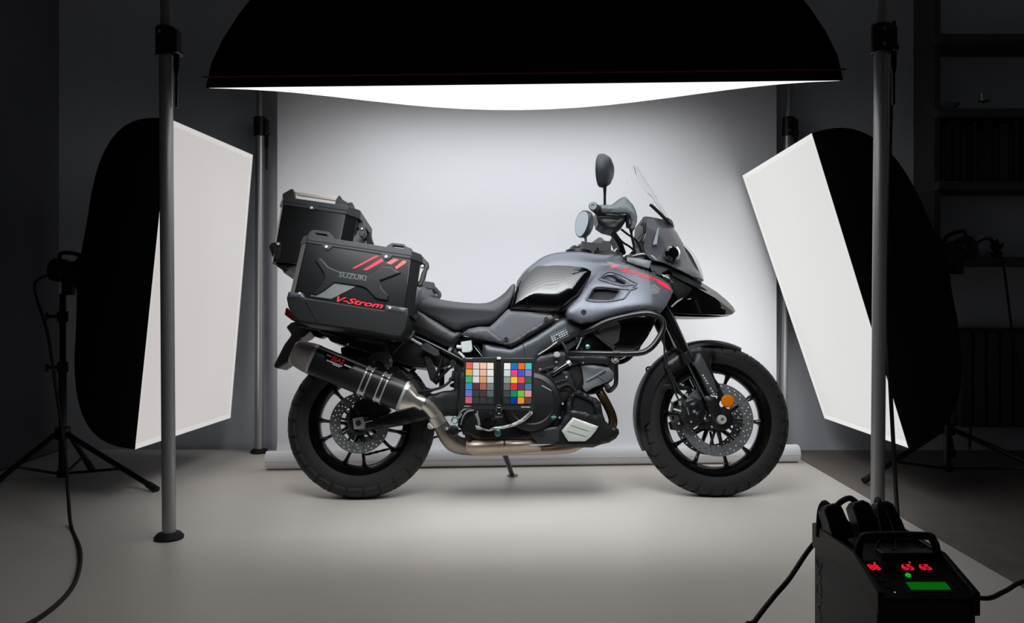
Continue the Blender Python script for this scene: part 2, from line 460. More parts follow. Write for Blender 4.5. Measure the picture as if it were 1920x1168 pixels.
# ---------------------------------------------------------------- flash generator
m_pack = mat('charcoal_pack_sheet', (44, 48, 52), 0.5, noise=0.08)
m_packdark = mat('dark_pack_plastic', (16, 16, 17), 0.5, noise=0.1)
px0, px1 = 0.645, 0.815
pk = thing('flash_generator', 'black studio flash generator box with red digits and green screen, bottom right', 'flash generator', ((px0+px1)/2, 1.54, 0))
prof_yz = [(1.69, 0.0), (1.69, 0.385), (1.50, 0.385), (1.397, 0.352), (1.397, 0.0)]
bm = NB(); loft(bm, [[(x, y, z) for y, z in prof_yz] for x in (px0+0.004, px1-0.004)]); obj('body', bm, m_packdark, pk, bevel=0.004)
for sx, xx in ((-1, px0), (1, px1)):
    bm = NB(); loft(bm, [[(x, y, z) for y, z in [(1.688, 0.0), (1.688, 0.355), (1.50, 0.36), (1.40, 0.33), (1.40, 0.0)]] for x in (xx-sx*0.006, xx+sx*0.001)]); sp = obj('side_panel', bm, m_pack, pk, bevel=0.002)
    if sx < 0:
        bm = text_bm('QUADX', (xx-0.0012, 1.650, 0.135), (xx-0.0012, 1.650, 0.328), (-1, 0, 0), height=0.027, depth=0.0006)
        # letters climb the rear edge of the panel
        obj('lettering', bm, mat('dim_grey_print', (104, 104, 98), 0.6), sp)
    bm = NB(); loft(bm, [[(x, y, z) for y, z in [(1.695, 0.35), (1.695, 0.40), (1.50, 0.40), (1.39, 0.366), (1.39, 0.325), (1.50, 0.355)]] for x in (xx-sx*0.007, xx+sx*0.004)]); obj('rim_rail', bm, m_packdark, pk, bevel=0.002)
bm = box(NB(), ((px0+px1)/2, 1.692, 0.38), (px1-px0, 0.006, 0.04)); obj('rim_strip', bm, m_packdark, pk, bevel=0.001)
# sloping control panel
pa = Vector((px0+0.008, 1.497, 0.3865)); pbv = Vector((0, -0.103, -0.033)).normalized(); pn = Vector((0, -0.033*-1*-1, 0.103)).normalized()
pn = Vector((1, 0, 0)).cross(-pbv).normalized()
if pn.z < 0: pn = -pn
def pp(u, v, h=0.0): return pa+Vector((u, 0, 0))+pbv*v+pn*h
bm = NB(); loft(bm, [[pp(u, v, h) for u, v in ((0, 0.0), (px1-px0-0.016, 0.0), (px1-px0-0.016, 0.106), (0, 0.106))] for h in (-0.002, 0.001)]); cp = obj('control_panel', bm, mat('panel_black', (8, 8, 9), 0.35), pk)
m_led = mat('red_led_digits', (255, 20, 50), 0.5, emit=0.9)
for u, txt in ((0.004, '88'), (0.0655, '65'), (0.098, '65')):
    bm = text_bm(txt, pp(u+0.005, 0.030, 0.0015), pp(u+0.026, 0.030, 0.0015), pn, height=0.016, shear=-0.15, depth=0.0003, extra_bold=0.02); obj('digit_display', bm, m_led, cp, label='lit red digits')
bm = NB(); loft(bm, [[pp(u, v, h) for u, v in ((0.034, 0.016), (0.058, 0.016), (0.058, 0.034), (0.034, 0.034))] for h in (0.001, 0.002)]); obj('digit_window', bm, mat('unlit_red_window', (40, 4, 10), 0.2), cp)
bm = NB(); loft(bm, [[pp(u, v, h) for u, v in ((0.058, 0.066), (0.128, 0.066), (0.128, 0.086), (0.058, 0.086))] for h in (0.001, 0.003)]); obj('screen', bm, mat('green_screen', (8, 112, 10), 0.3, emit=0.55), cp, label='lit green screen')
bm = NB(); loft(bm, [[pp(u, v, h) for u, v in ((0.050, 0.060), (0.136, 0.060), (0.136, 0.092), (0.050, 0.092))] for h in (0.0008, 0.0018)]); obj('screen_frame', bm, m_packdark, cp)
bm = NB(); lathe(bm, pp(0.071, 0.046, 0.001), pn, [(0, 0.005), (0.003, 0.0045), (0.004, 0.002)], 16); obj('button', bm, mat('green_button_light', (20, 190, 30), 0.3, emit=0.7), cp, label='lit green button')
for u, v in ((0.030, 0.046), (0.045, 0.046), (0.100, 0.046), (0.118, 0.046), (0.020, 0.060), (0.020, 0.075), (0.142, 0.066), (0.142, 0.080), (0.076, 0.098), (0.090, 0.098), (0.104, 0.098), (0.118, 0.098), (0.012, 0.060)):
    bm = NB(); lathe(bm, pp(u, v, 0.001), pn, [(0, 0.0035), (0.002, 0.003)], 12); obj('button', bm, mat('dark_grey_button', (36, 37, 40), 0.4), cp)
for u, v in ((0.026, 0.010), (0.092, 0.008), (0.026, 0.092)):
    bm = NB(); lathe(bm, pp(u, v, 0.001), pn, [(0, 0.0018), (0.0015, 0.0012)], 10); obj('indicator_light', bm, mat('pale_indicator', (200, 195, 170), 0.3, emit=0.3), cp)
bm = NB(); hy = 1.505; xa, xb = px0+0.012, px1-0.012
tube(bm, [(xa, hy, 0.38), (xa, hy, 0.405), (xa+0.006, hy, 0.422), (xa+0.022, hy, 0.430), (xb-0.022, hy, 0.430), (xb-0.006, hy, 0.422), (xb, hy, 0.405), (xb, hy, 0.38)], 0.0075, n=4, seg=12); obj('carry_handle', bm, m_rub, pk)
bm = box(NB(), ((px0+px1)/2+0.02, 1.515, 0.392), (0.10, 0.03, 0.014)); obj('panel_cover', bm, m_packdark, pk, bevel=0.002)
plug_lab = ['leftmost black lamp plug standing in the flash generator, apart from the others', 'middle black lamp plug in the flash generator, at the end of the cable arch', 'rightmost black lamp plug in the flash generator, below the aluminium pole']
for i, (u, yy, lean) in enumerate(((0.026, 1.62, -0.06), (0.094, 1.645, 0.0), (0.140, 1.64, 0.05))):
    base = Vector((px0+u, yy, 0.386))
    t = thing('lamp_plug', plug_lab[i], 'plug', base, 'lamp plugs in the flash generator')
    d = Vector((-0.25, 0.35, 1)).normalized()
    bx = Vector((1, 0, 0)); bx = (bx-d*bx.dot(d)).normalized(); by = d.cross(bx)
    secs = []
    for s, wx, wy in ((0, 0.022, 0.024), (0.030, 0.022, 0.024), (0.036, 0.020, 0.022), (0.062, 0.019, 0.020), (0.072, 0.011, 0.012)):
        secs.append([base+d*s+bx*(wx*cx)+by*(wy*cy) for cx, cy in ((-1, -1), (1, -1), (1, 1), (-1, 1))])
    bm = NB(); loft(bm, secs); obj('plug_body', bm, m_packdark, t, bevel=0.003)
    e = base+d*0.070
    bm = NB()
    if i == 0: tube(bm, [e, e+Vector((-0.005, 0.010, 0.002)), e+Vector((-0.011, 0.016, -0.018)), e+Vector((-0.012, 0.022, -0.07))], 0.006)
    elif i == 1: tube(bm, [e, e+Vector((-0.012, 0.005, 0.007)), e+Vector((-0.030, 0.01, -0.004)), e+Vector((-0.043, 0.012, -0.026)), e+Vector((-0.048, 0.012, -0.068))], 0.006)
    else: tube(bm, [e, e+Vector((0.003, 0.016, 0.002)), e+Vector((0.006, 0.03, -0.03)), e+Vector((0.008, 0.034, -0.07))], 0.006)
    obj('plug_cable', bm, m_rub, t)
cable('thin looped sync wire standing up among the plugs of the flash generator', [(px0+0.055, 1.53, 0.395), (px0+0.075, 1.55, 0.42), (px0+0.085, 1.585, 0.452), (px0+0.096, 1.60, 0.470), (px0+0.106, 1.595, 0.455), (px0+0.104, 1.56, 0.425), (px0+0.095, 1.53, 0.40), (px0+0.080, 1.515, 0.40)], 0.0018, name='sync_wire', cat='wire')
cable('black mains cable curving from the flash generator towards the front of the floor', [(px0+0.06, 1.70, 0.34), (px0+0.03, 1.715, 0.345), W(1530, 1017, 1.735), W(1510, 1040, 1.73), W(1480, 1085, 1.68), W(1450, 1120, 1.66), W(1415, 1165, 1.60), W(1395, 1200, 1.56), Vector((0.42, 1.4, 0.01)), Vector((0.38, 1.2, 0.008))], 0.0055, name='mains_cable')
cable('black cable running off to the right from the side of the flash generator', [(px1-0.01, 1.46, 0.335), (px1+0.01, 1.47, 0.335), W(1850, 1122, 1.5), W(1885, 1108, 1.55), W(1930, 1088, 1.6), W(2050, 1080, 1.7), W(2150, 1160, 1.8), Vector((1.6, 1.9, 0.01))], 0.0045)

# ---------------------------------------------------------------- shelves, books, radiator (in the dark at the right)
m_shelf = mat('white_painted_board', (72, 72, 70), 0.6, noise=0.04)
YS = 4.26
sx0, sx1 = W(1760, 0, YS).x, 3.59
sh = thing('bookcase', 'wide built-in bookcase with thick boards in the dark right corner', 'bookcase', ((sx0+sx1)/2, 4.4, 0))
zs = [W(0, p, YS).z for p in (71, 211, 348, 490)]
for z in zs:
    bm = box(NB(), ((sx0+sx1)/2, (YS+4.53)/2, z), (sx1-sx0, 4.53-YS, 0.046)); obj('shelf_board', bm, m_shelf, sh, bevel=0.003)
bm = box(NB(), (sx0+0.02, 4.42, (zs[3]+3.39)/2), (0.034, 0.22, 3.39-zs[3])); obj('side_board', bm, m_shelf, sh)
x = sx0+0.045
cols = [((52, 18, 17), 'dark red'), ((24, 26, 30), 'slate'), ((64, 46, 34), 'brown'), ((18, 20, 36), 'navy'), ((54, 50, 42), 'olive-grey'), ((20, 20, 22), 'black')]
zb = zs[2]+0.0235
hts = [0.30, 0.33, 0.28, 0.30, 0.315, 0.26, 0.33, 0.29, 0.31, 0.27, 0.33, 0.30, 0.28, 0.32]
ordw = ['first', 'second', 'third', 'fourth', 'fifth', 'sixth', 'seventh', 'eighth', 'ninth', 'tenth', 'eleventh', 'twelfth', 'thirteenth', 'fourteenth']
for i in range(14):
    w = random.choice((0.026, 0.032, 0.038, 0.045)); dpt = random.uniform(0.17, 0.2)
    rgb, cn = cols[i % 6]
    hb = hts[i]
    m = mat('book_cover_'+cn, rgb, 0.6, noise=0.1)
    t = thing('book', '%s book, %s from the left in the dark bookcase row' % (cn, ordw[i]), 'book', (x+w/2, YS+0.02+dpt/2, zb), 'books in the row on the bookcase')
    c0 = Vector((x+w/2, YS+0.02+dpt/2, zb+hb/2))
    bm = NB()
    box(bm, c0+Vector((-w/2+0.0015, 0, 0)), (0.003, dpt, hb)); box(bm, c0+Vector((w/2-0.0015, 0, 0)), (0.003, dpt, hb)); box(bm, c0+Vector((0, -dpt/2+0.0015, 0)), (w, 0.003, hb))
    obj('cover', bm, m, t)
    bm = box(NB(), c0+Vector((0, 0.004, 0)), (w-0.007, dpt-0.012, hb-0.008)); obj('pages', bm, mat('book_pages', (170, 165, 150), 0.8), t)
    x += w+0.003
vz = zs[3]+0.023
vx = W(1862, 0, YS).x
bm = NB(); lathe(bm, (vx, 4.38, vz), (0, 0, 1), [(0, 0.035), (0.02, 0.048), (0.07, 0.05), (0.11, 0.04), (0.125, 0.038), (0.123, 0.034), (0.03, 0.04)], 28)
m_vase = mat('pale_ceramic', (150, 152, 165), 0.4)
tag(obj('vase', bm, m_vase), 'pale rounded vase on the lowest board of the bookcase', 'vase')
bm = NB()
for i in range(7):
    a = random.uniform(0, 6.28); q = Vector((W(1890, 0, YS).x, 4.36, vz)); e = q+Vector((math.cos(a)*0.05, math.sin(a)*0.03, random.uniform(0.07, 0.13)))
    tube(bm, [q+Vector((0, 0, 0.02)), q.lerp(e, 0.5)+Vector((0, 0, 0.02)), e], [0.004, 0.012, 0.002], seg=6)
lathe(bm, (W(1890, 0, YS).x, 4.36, vz), (0, 0, 1), [(0, 0.025), (0.03, 0.03)], 16)
tag(obj('dried_plant', bm, mat('dark_plant', (26, 28, 24), 0.7)), 'small dark plant beside the pale vase on the bookcase', 'plant')
gz = zs[1]+0.0235
for k, (gx, lab) in enumerate(((1793, 'wide glass bowl on the upper board of the bookcase, above the books'), (1866, 'slim glass goblet on the upper board, right of the wide bowl'))):
    X = W(gx, 0, YS).x
    bm = NB(); lathe(bm, (X, 4.36, gz), (0, 0, 1), [(0, 0.03), (0.004, 0.028), (0.008, 0.005), (0.05, 0.005), (0.06, 0.03), (0.10, 0.036), (0.10, 0.034), (0.062, 0.027), (0.055, 0.002)] if k else [(0, 0.03), (0.004, 0.035), (0.03, 0.06), (0.04, 0.066), (0.04, 0.063), (0.008, 0.03)], 24)
    tag(obj('glass_goblet' if k else 'glass_bowl', bm, mat('clear_glass', (235, 240, 240), 0.03, trans=1.0)), lab, 'glassware')
rx0 = W(1795, 0, 4.45).x
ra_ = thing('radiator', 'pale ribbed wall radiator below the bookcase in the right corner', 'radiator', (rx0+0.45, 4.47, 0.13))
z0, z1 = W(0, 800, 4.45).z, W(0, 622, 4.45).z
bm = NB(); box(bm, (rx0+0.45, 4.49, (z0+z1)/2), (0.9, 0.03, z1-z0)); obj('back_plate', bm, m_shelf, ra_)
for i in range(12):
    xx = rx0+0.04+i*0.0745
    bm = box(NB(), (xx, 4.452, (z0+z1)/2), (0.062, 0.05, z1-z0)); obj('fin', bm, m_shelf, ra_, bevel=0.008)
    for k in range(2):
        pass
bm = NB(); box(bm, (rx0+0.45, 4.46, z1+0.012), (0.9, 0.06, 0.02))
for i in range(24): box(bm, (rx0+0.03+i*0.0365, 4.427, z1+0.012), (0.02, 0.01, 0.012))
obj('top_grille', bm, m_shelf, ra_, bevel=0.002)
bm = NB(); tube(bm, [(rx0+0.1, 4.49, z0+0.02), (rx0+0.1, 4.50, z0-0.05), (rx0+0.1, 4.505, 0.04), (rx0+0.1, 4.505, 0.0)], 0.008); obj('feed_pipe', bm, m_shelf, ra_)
# ================================================================ motorcycle
BM = Matrix.Translation((0, 3.47, 0)) @ Matrix.Rotation(math.radians(1.1), 4, 'Z') @ Matrix.Rotation(math.radians(-9.0), 4, 'X')
BI = BM.inverted()
_o = BI @ Vector((0, 0, H))
def L(px, py, w=0.0):
    """point of the motorcycle's own frame: w = metres towards its right-hand side"""
    d = BI.to_3x3() @ Vector(((px-CX)/F, 1.0, (CY-py)/F))
    t = (-w-_o.y)/d.y
    return _o+d*t
bike = thing('motorcycle', 'dark grey and black touring motorcycle with luggage cases, leaning on its side stand', 'motorcycle', matrix=BM)
OFF[bike] = Matrix.Identity(4)
# materials
g_matte = mat('matte_grey_paint', (100, 103, 111), 0.42, metal=0.55, noise=0.03, scale=200)
g_panel = mat('grey_side_panel_plastic', (78, 80, 85), 0.5, noise=0.04, spec=0.5)
g_gloss = mat('gloss_black_paint', (5, 5, 6), 0.10, spec=0.5, coat=0.55, noise=0.05)
g_blk = mat('satin_black_plastic', (17, 17, 19), 0.38, noise=0.12, scale=120)
g_case = mat('black_case_sheet', (14, 15, 16), 0.28, spec=0.5, noise=0.06, scale=30)
g_lid = mat('dark_grey_case_plastic', (45, 48, 51), 0.48, noise=0.08, scale=150)
g_shell = mat('charcoal_case_plastic', (23, 24, 24), 0.5, spec=0.3, noise=0.08, scale=150)
g_seat = mat('dark_grey_seat_vinyl', (58, 59, 63), 0.55, noise=0.06, scale=220, bump=0.25)
g_frame = mat('dark_frame_metal', (66, 69, 73), 0.36, metal=0.6, noise=0.04)
g_tyre = mat('tyre_rubber', (25, 25, 25), 0.68, noise=0.14, scale=60, bump=0.2)
g_rim = mat('gloss_black_rim', (8, 8, 9), 0.2, coat=0.5)
g_disc = mat('steel_brake_disc', (126, 129, 129), 0.38, metal=0.4, noise=0.08, scale=120)
g_tube = mat('black_powder_coat', (16, 16, 17), 0.28, spec=0.6)
g_eng = mat('black_engine_metal', (24, 25, 26), 0.4, metal=0.2, noise=0.15)
g_head = mat('grey_cast_metal', (118, 123, 127), 0.42, metal=0.2, noise=0.12, scale=60)
g_ti = mat('heat_stained_steel', (190, 172, 154), 0.32, metal=0.5, noise=0.22, scale=12)
g_ti2 = mat('brown_heat_stained_steel', (104, 84, 62), 0.28, metal=0.9, noise=0.35, scale=14)
g_bright = mat('polished_steel', (206, 200, 188), 0.18, metal=0.85, noise=0.06, scale=20)
g_alu = mat('raw_aluminium', (178, 180, 178), 0.35, metal=0.45, noise=0.05)
g_red = mat('red_print', (232, 38, 62), 0.4)
g_coral = mat('coral_print', (240, 92, 84), 0.4)
g_silverprint = mat('silver_panel_print', (120, 124, 126), 0.4, metal=0.3, noise=0.12, scale=70)
g_carbon = mat('dark_carbon_sleeve', (27, 26, 26), 0.34, noise=0.25, scale=300)
g_endcap = mat('smoked_metal_cap', (150, 140, 135), 0.3, metal=0.25, noise=0.04)
g_insert = mat('pale_silver_insert', (196, 200, 192), 0.4, metal=0.25, noise=0.03)
g_bolt = mat('zinc_bolt', (190, 196, 196), 0.25, metal=0.5)
g_amber = mat('amber_lens', (225, 120, 10), 0.15, spec=0.7, noise=0.1, scale=120)
g_clear = mat('clear_screen', (254, 254, 254), 0.0, trans=1.0, ior=1.04, noise=0)
g_smoke = mat('smoked_screen', (82, 85, 90), 0.15, spec=0.6, coat=0.3)
g_lens = mat('clear_lamp_lens', (225, 230, 232), 0.08, spec=0.6, coat=0.6)
g_mirror = mat('mirror_glass', (205, 214, 218), 0.03, metal=1.0, noise=0)
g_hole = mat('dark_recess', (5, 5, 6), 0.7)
g_white = mat('white_print', (200, 205, 205), 0.5)
g_teal = mat('teal_zinc', (96, 150, 146), 0.3, metal=0.6)
g_fluid = mat('frosted_reservoir_plastic', (186, 192, 190), 0.35, noise=0.1)
NY = Vector((0, -1, 0))

def inside_dist(p, segs):
    best = 1e9
    for a, b in segs:
        ab = b-a; l2 = ab.length_squared
        t = 0 if l2 < 1e-12 else max(0, min(1, (p-a).dot(ab)/l2))
        d = (p-(a+ab*t)).length
        if d < best: best = d
    return best
def smooth2(pts, n):
    if not n: return pts
    return [(v.x, v.y) for v in spline([Vector((p[0], p[1], 0)) for p in pts], n, closed=True)]
def panel_bm(outline, w, thick, dome=0.0, D=0.04, holes=(), grid=0.014, wf=None, smooth=0, mirror=False, world=None):
    """solid plate traced at w, outer face domed from its edge inwards, wf(x,z) adds to w"""
    def place(q):
        if world is not None: return Vector(q[0]), None
        p = L(q[0], q[1], w if len(q) < 3 else q[2])
        if wf:
            for _ in range(4): p = L(q[0], q[1], w+wf(p.x, p.z))
        return p
    loops = [[place(q) for q in smooth2(lp, smooth)] for lp in (outline, *holes)]
    bm = NB(); segs = []
    for lp in loops:
        vs_ = [bm.verts.new((p.x, 0, p.z)) for p in lp]
        for i in range(len(vs_)): bm.edges.new((vs_[i], vs_[(i+1) % len(vs_)]))
        q2 = [Vector((p.x, p.z)) for p in lp]
        segs += [(q2[i], q2[(i+1) % len(q2)]) for i in range(len(q2))]
    bmesh.ops.triangle_fill(bm, edges=bm.edges[:], use_beauty=True, use_dissolve=False, normal=(0, -1, 0))
    xs = [p.x for lp in loops for p in lp]; zs_ = [p.z for lp in loops for p in lp]
    if grid and (dome or wf):
        for lo, hi, ax in ((min(xs), max(xs), 0), (min(zs_), max(zs_), 2)):
            n = int((hi-lo)/grid)
            for k in range(1, n+1):
                co = [0, 0, 0]; no = [0, 0, 0]; co[ax] = lo+(hi-lo)*k/(n+1); no[ax] = 1
                bmesh.ops.bisect_plane(bm, geom=bm.verts[:]+bm.edges[:]+bm.faces[:], plane_co=co, plane_no=no, dist=1e-6)
    front = bm.faces[:]
    be = [e for e in bm.edges if e.is_boundary]
    r = bmesh.ops.extrude_edge_only(bm, edges=be)
    newv = set(g for g in r['geom'] if isinstance(g, bmesh.types.BMVert))
    fv = [v for v in bm.verts if v not in newv]
    for v in newv:
        e_ = wf(v.co.x, v.co.z) if wf else 0
        v.co.y = -(w+e_-thick)
    for v in fv:
        e_ = wf(v.co.x, v.co.z) if wf else 0
        h = 0
        if dome:
            d = inside_dist(Vector((v.co.x, v.co.z)), segs)
            s = 1-min(d/D, 1); h = dome*math.sqrt(max(0, 1-s*s))
        v.co.y = -(w+e_+h)
    ne = [e for e in bm.edges if e.is_boundary]
    try:
        bmesh.ops.holes_fill(bm, edges=ne, sides=0) if not holes else bmesh.ops.triangle_fill(bm, edges=ne, use_beauty=True)
    except Exception: pass
    if mirror: bmesh.ops.scale(bm, vec=(1, -1, 1), verts=bm.verts[:])
    return bm
def bvh(o):
    bm = NB(); bm.from_mesh(o.data); t = BVHTree.FromBMesh(bm); bm.free(); return t
def drape(bm, tree, lift, grid=0.008):
    """lay flat print onto a surface seen from the right-hand side"""
    if grid:
        for ax in (0, 2):
            c = [v.co[ax] for v in bm.verts]; lo, hi = min(c), max(c); n = int((hi-lo)/grid)
            for k in range(1, n+1):
                co = [0, 0, 0]; no = [0, 0, 0]; co[ax] = lo+(hi-lo)*k/(n+1); no[ax] = 1
                bmesh.ops.bisect_plane(bm, geom=bm.verts[:]+bm.edges[:]+bm.faces[:], plane_co=co, plane_no=no, dist=1e-7)
    y0 = max(v.co.y for v in bm.verts)
    for v in bm.verts:
        hit = tree.ray_cast(Vector((v.co.x, -2, v.co.z)), Vector((0, 1, 0)))
        if hit[0] is not None: v.co.y = hit[0].y-lift-(y0-v.co.y)
    return bm
def decal(name, outline, w, tree, m, parent, lift=0.0008, label=None):
    bm = NB(); vs_ = [bm.verts.new(L(x, y, w)) for x, y in outline]
    for v in vs_: v.co.y = 0
    bm.faces.new(vs_); bmesh.ops.triangulate(bm, faces=bm.faces[:])
    drape(bm, tree, lift, 0.01)
    bmesh.ops.recalc_face_normals(bm, faces=bm.faces)
    r = bmesh.ops.extrude_face_region(bm, geom=bm.faces[:]); bmesh.ops.translate(bm, verts=[g for g in r['geom'] if isinstance(g, bmesh.types.BMVert)], vec=(0, -0.0006, 0))
    return obj(name, bm, m, parent, label=label)
def letter(body, pl, pr, w, hpx, m, parent, tree=None, shear=0.0, bold=0.0, depth=0.0008, name='lettering', label=None):
    a, b = L(*pl, w), L(*pr, w)
    h = (L(pl[0], pl[1]-hpx, w)-a).length
    bm = text_bm(body, a, b, NY, height=h, shear=shear, depth=depth, extra_bold=bold)
    if tree: drape(bm, tree, 0.0006, 0)
    return obj(name, bm, m, parent, label=label)
def P(name, outline, w, thick, m, parent, dome=0.0, D=0.04, bevel=0.0, angle=35, label=None, **k):
    return obj(name, panel_bm(outline, w, thick, dome, D, **k), m, parent, angle=angle, bevel=bevel, label=label)
def T(name, pts, r, m, parent, n=5, seg=10, label=None, closed=False):
    """tube through (px,py,w)"""
    bm = NB(); tube(bm, [L(*p) for p in pts], r, seg=seg, n=n, closed=closed); return obj(name, bm, m, parent, angle=50, label=label)
def bolt(px, py, w, r, parent, m=None, h=0.005, name='bolt', hexed=False, d=NY):
    bm = NB(); p = L(px, py, w)
    lathe(bm, p+Vector((0, 0.003, 0)), d, [(0, r), (0.003+h*0.7, r), (0.003+h, r*0.7)] if not hexed else [(0, r*1.35), (0.003+h*0.3, r*1.35), (0.003+h*0.3, r), (0.003+h, r)], 6 if hexed else 14)
    return obj(name, bm, m or g_bolt, parent)

# ---------------------------------------------------------------- wheels
def wheel(cpx, R, tyre_w, rim_r, rim_in, base_ang, half, disc_r, disc_in, disc_ws, ny):
    c = L(cpx, 790, 0); c = Vector((c.x, 0, R))
    ax = Vector((0, -1, 0))
    hw = tyre_w/2
    # rim: barrel
    bm = NB()
    prof = [(-hw*0.80, rim_r+0.006), (-hw*0.80, rim_r-0.012), (-hw*0.62, rim_r-0.020), (-hw*0.5, rim_in+0.012), (-hw*0.22, rim_in), (hw*0.22, rim_in), (hw*0.5, rim_in+0.012), (hw*0.62, rim_r-0.020), (hw*0.80, rim_r-0.012), (hw*0.80, rim_r+0.006), (hw*0.6, rim_r+0.002), (0, rim_in+0.014), (-hw*0.6, rim_r+0.002)]
    lathe(bm, c, ax, prof, 72, closed=True)
    rim = obj('wheel', bm, g_rim, bike, angle=40)
    # tyre
    bm = NB(); hs = R-rim_r
    prof = [(-hw*0.72, rim_r-0.004), (-hw*0.86, rim_r+hs*0.12), (-hw*1.0, rim_r+hs*0.45), (-hw*0.98, rim_r+hs*0.66), (-hw*0.86, rim_r+hs*0.83), (-hw*0.6, rim_r+hs*0.945), (-hw*0.3, rim_r+hs*0.99), (0, R), (hw*0.3, rim_r+hs*0.99), (hw*0.6, rim_r+hs*0.945), (hw*0.86, rim_r+hs*0.83), (hw*0.98, rim_r+hs*0.66), (hw*1.0, rim_r+hs*0.45), (hw*0.86, rim_r+hs*0.12), (hw*0.72, rim_r-0.004), (0, rim_r)]
    lathe(bm, c, ax, prof, 108, closed=True)
    ty = obj('tyre', bm, g_tyre, rim, angle=50)
    # tread blocks: angled lugs over the crown leave grooves between them
    bm = NB(); nb = ny
    def surf(wv):
        t = min(abs(wv)/hw, 1.0)
        for (a0, r0), (a1, r1) in zip(prof[7:12], prof[8:13]):
            if a0/hw <= t <= a1/hw+1e-6:
                return r0+(r1-r0)*(t-a0/hw)/((a1-a0)/hw)
        return prof[11][1]
    for i in range(nb):
        for s in (-1, 1):
            a0 = 2*math.pi*(i+(0.5 if s > 0 else 0))/nb; da = 2*math.pi/nb*0.84
            lo, hi = [], []
            for wv, sk, r, dw_, dr_ in ((0.08, 0.0, surf(0.08*hw), 0, 0.005), (0.42, 0.12, surf(0.42*hw), 0, 0.005), (0.74, 0.26, surf(0.74*hw), 0.02, 0.005), (0.90, 0.34, rim_r+hs*0.80, 0.055, 0.004), (0.985, 0.36, rim_r+hs*0.66, 0.075, 0.001), (1.0, 0.36, rim_r+hs*0.58, 0.02, -0.002)):
                lo.append((wv-0.04, sk, r-0.003)); hi.append((wv+dw_, sk, r+dr_))
            def pt(wv, ang, r): return c+ax*(s*wv*hw)+Vector((math.cos(ang), 0, math.sin(ang)))*r
            sec = []
            for (wv, sk, r0), (wv1, _, r1) in zip(lo, hi):
                q = sk*2*math.pi/nb*1.2
                sec.append([pt(wv, a0+q, r0), pt(wv, a0+q+da, r0), pt(wv1, a0+q+da*0.98, r1), pt(wv1, a0+q+da*0.02, r1)])
            loft(bm, sec)
    obj('tread_blocks', bm, g_tyre, rim)
    # spokes in five forked pairs
    for k in range(5):
        for s in (-1, 1):
            ao = math.radians(base_ang+72*k+s*half); ai = math.radians(base_ang+72*k+s*half*0.45)
            po = c+Vector((math.cos(ao), 0, math.sin(ao)))*(rim_in+0.004); pi_ = c+Vector((math.cos(ai), 0, math.sin(ai)))*0.05
            u = (po-pi_).normalized(); v = Vector((0, 1, 0)).cross(u)
            secs = []
            for t, a_, b_ in ((0, 0.011, 0.020), (0.25, 0.0085, 0.016), (0.8, 0.0075, 0.014), (0.93, 0.011, 0.018), (1.0, 0.020, 0.026)):
                p = pi_.lerp(po, t)
                secs.append([p+v*(a_*math.cos(g))+Vector((0, b_*math.sin(g), 0)) for g in [2*math.pi*q/8+math.pi/8 for q in range(8)]])
            bm = NB(); loft(bm, secs); obj('spoke', bm, g_rim, rim, angle=60)
    bm = NB(); lathe(bm, c-ax*0.055, ax, [(0, 0.03), (0.005, 0.045), (0.03, 0.055), (0.08, 0.055), (0.105, 0.045), (0.11, 0.03)], 36); obj('hub', bm, g_rim, rim)
    bm = NB(); u = Vector((math.cos(0.6), 0, math.sin(0.6)));
    # drilled discs
    for dw in disc_ws:
        bm = NB(); nseg = 120
        th = 0.0022
        # holes as a ring pattern: four staggered rows
        def ringpt(r, a): return c+ax*dw+Vector((math.cos(a), 0, math.sin(a)))*r
        loops = [[ringpt(disc_r+(0.002 if (i//2) % 2 else 0)*0, 2*math.pi*i/nseg) for i in range(nseg)], [ringpt(disc_in, 2*math.pi*i/nseg) for i in range(nseg)]]
        nh = 30
        rows = [disc_in+(disc_r-disc_in)*f for f in (0.22, 0.50, 0.78)]
        for ri, rr0 in enumerate(rows):
            for i in range(nh):
                a = 2*math.pi*(i+ri*0.37)/nh
                cc = ringpt(rr0, a)
                loops.append([cc+Vector((math.cos(b), 0, math.sin(b)))*0.0030 for b in [2*math.pi*q/8 for q in range(8)]])
        for lp in loops:
            vs_ = [bm.verts.new((p.x, 0, p.z)) for p in lp]
            for i in range(len(vs_)): bm.edges.new((vs_[i], vs_[(i+1) % len(vs_)]))
        bmesh.ops.triangle_fill(bm, edges=bm.edges[:], use_beauty=True, normal=(0, -1, 0))
        r = bmesh.ops.extrude_face_region(bm, geom=bm.faces[:])
        ex = set(g for g in r['geom'] if isinstance(g, bmesh.types.BMVert))
        for v in bm.verts: v.co.y = -(dw+(th if v in ex else -th))
        obj('brake_disc', bm, g_disc, rim, angle=30)
        # carrier
        bm = NB()
        for k in range(5):
            a = math.radians(base_ang+36+72*k)
            for s in (-0.22, 0.22):
                p0 = ringpt(0.035, a+s*0.6); p1 = ringpt(disc_in+0.006, a+s)
                tube(bm, [p0, p1], 0.006, n=1, seg=6)
        lathe(bm, c+ax*(dw-0.003), ax, [(0, 0.03), (0, 0.05), (0.006, 0.05), (0.006, 0.03)], 40, closed=True)
        obj('disc_carrier', bm, g_eng, rim)
        for k in range(5):
            a = math.radians(base_ang+36+72*k)
            for s in (-0.22, 0.22):
                bm = NB(); lathe(bm, ringpt(disc_in+0.003, a+s)-ax*0.004, ax, [(0, 0.0075), (0.0085, 0.0075), (0.0085, 0.0035), (0.006, 0.0035)], 14); obj('rivet', bm, g_disc, rim)
    return rim, c
rw, rc_ = wheel(679, 0.3155, 0.145, 0.2165, 0.180, 189.5, 13.5, 0.128, 0.082, (0.066,), 26)
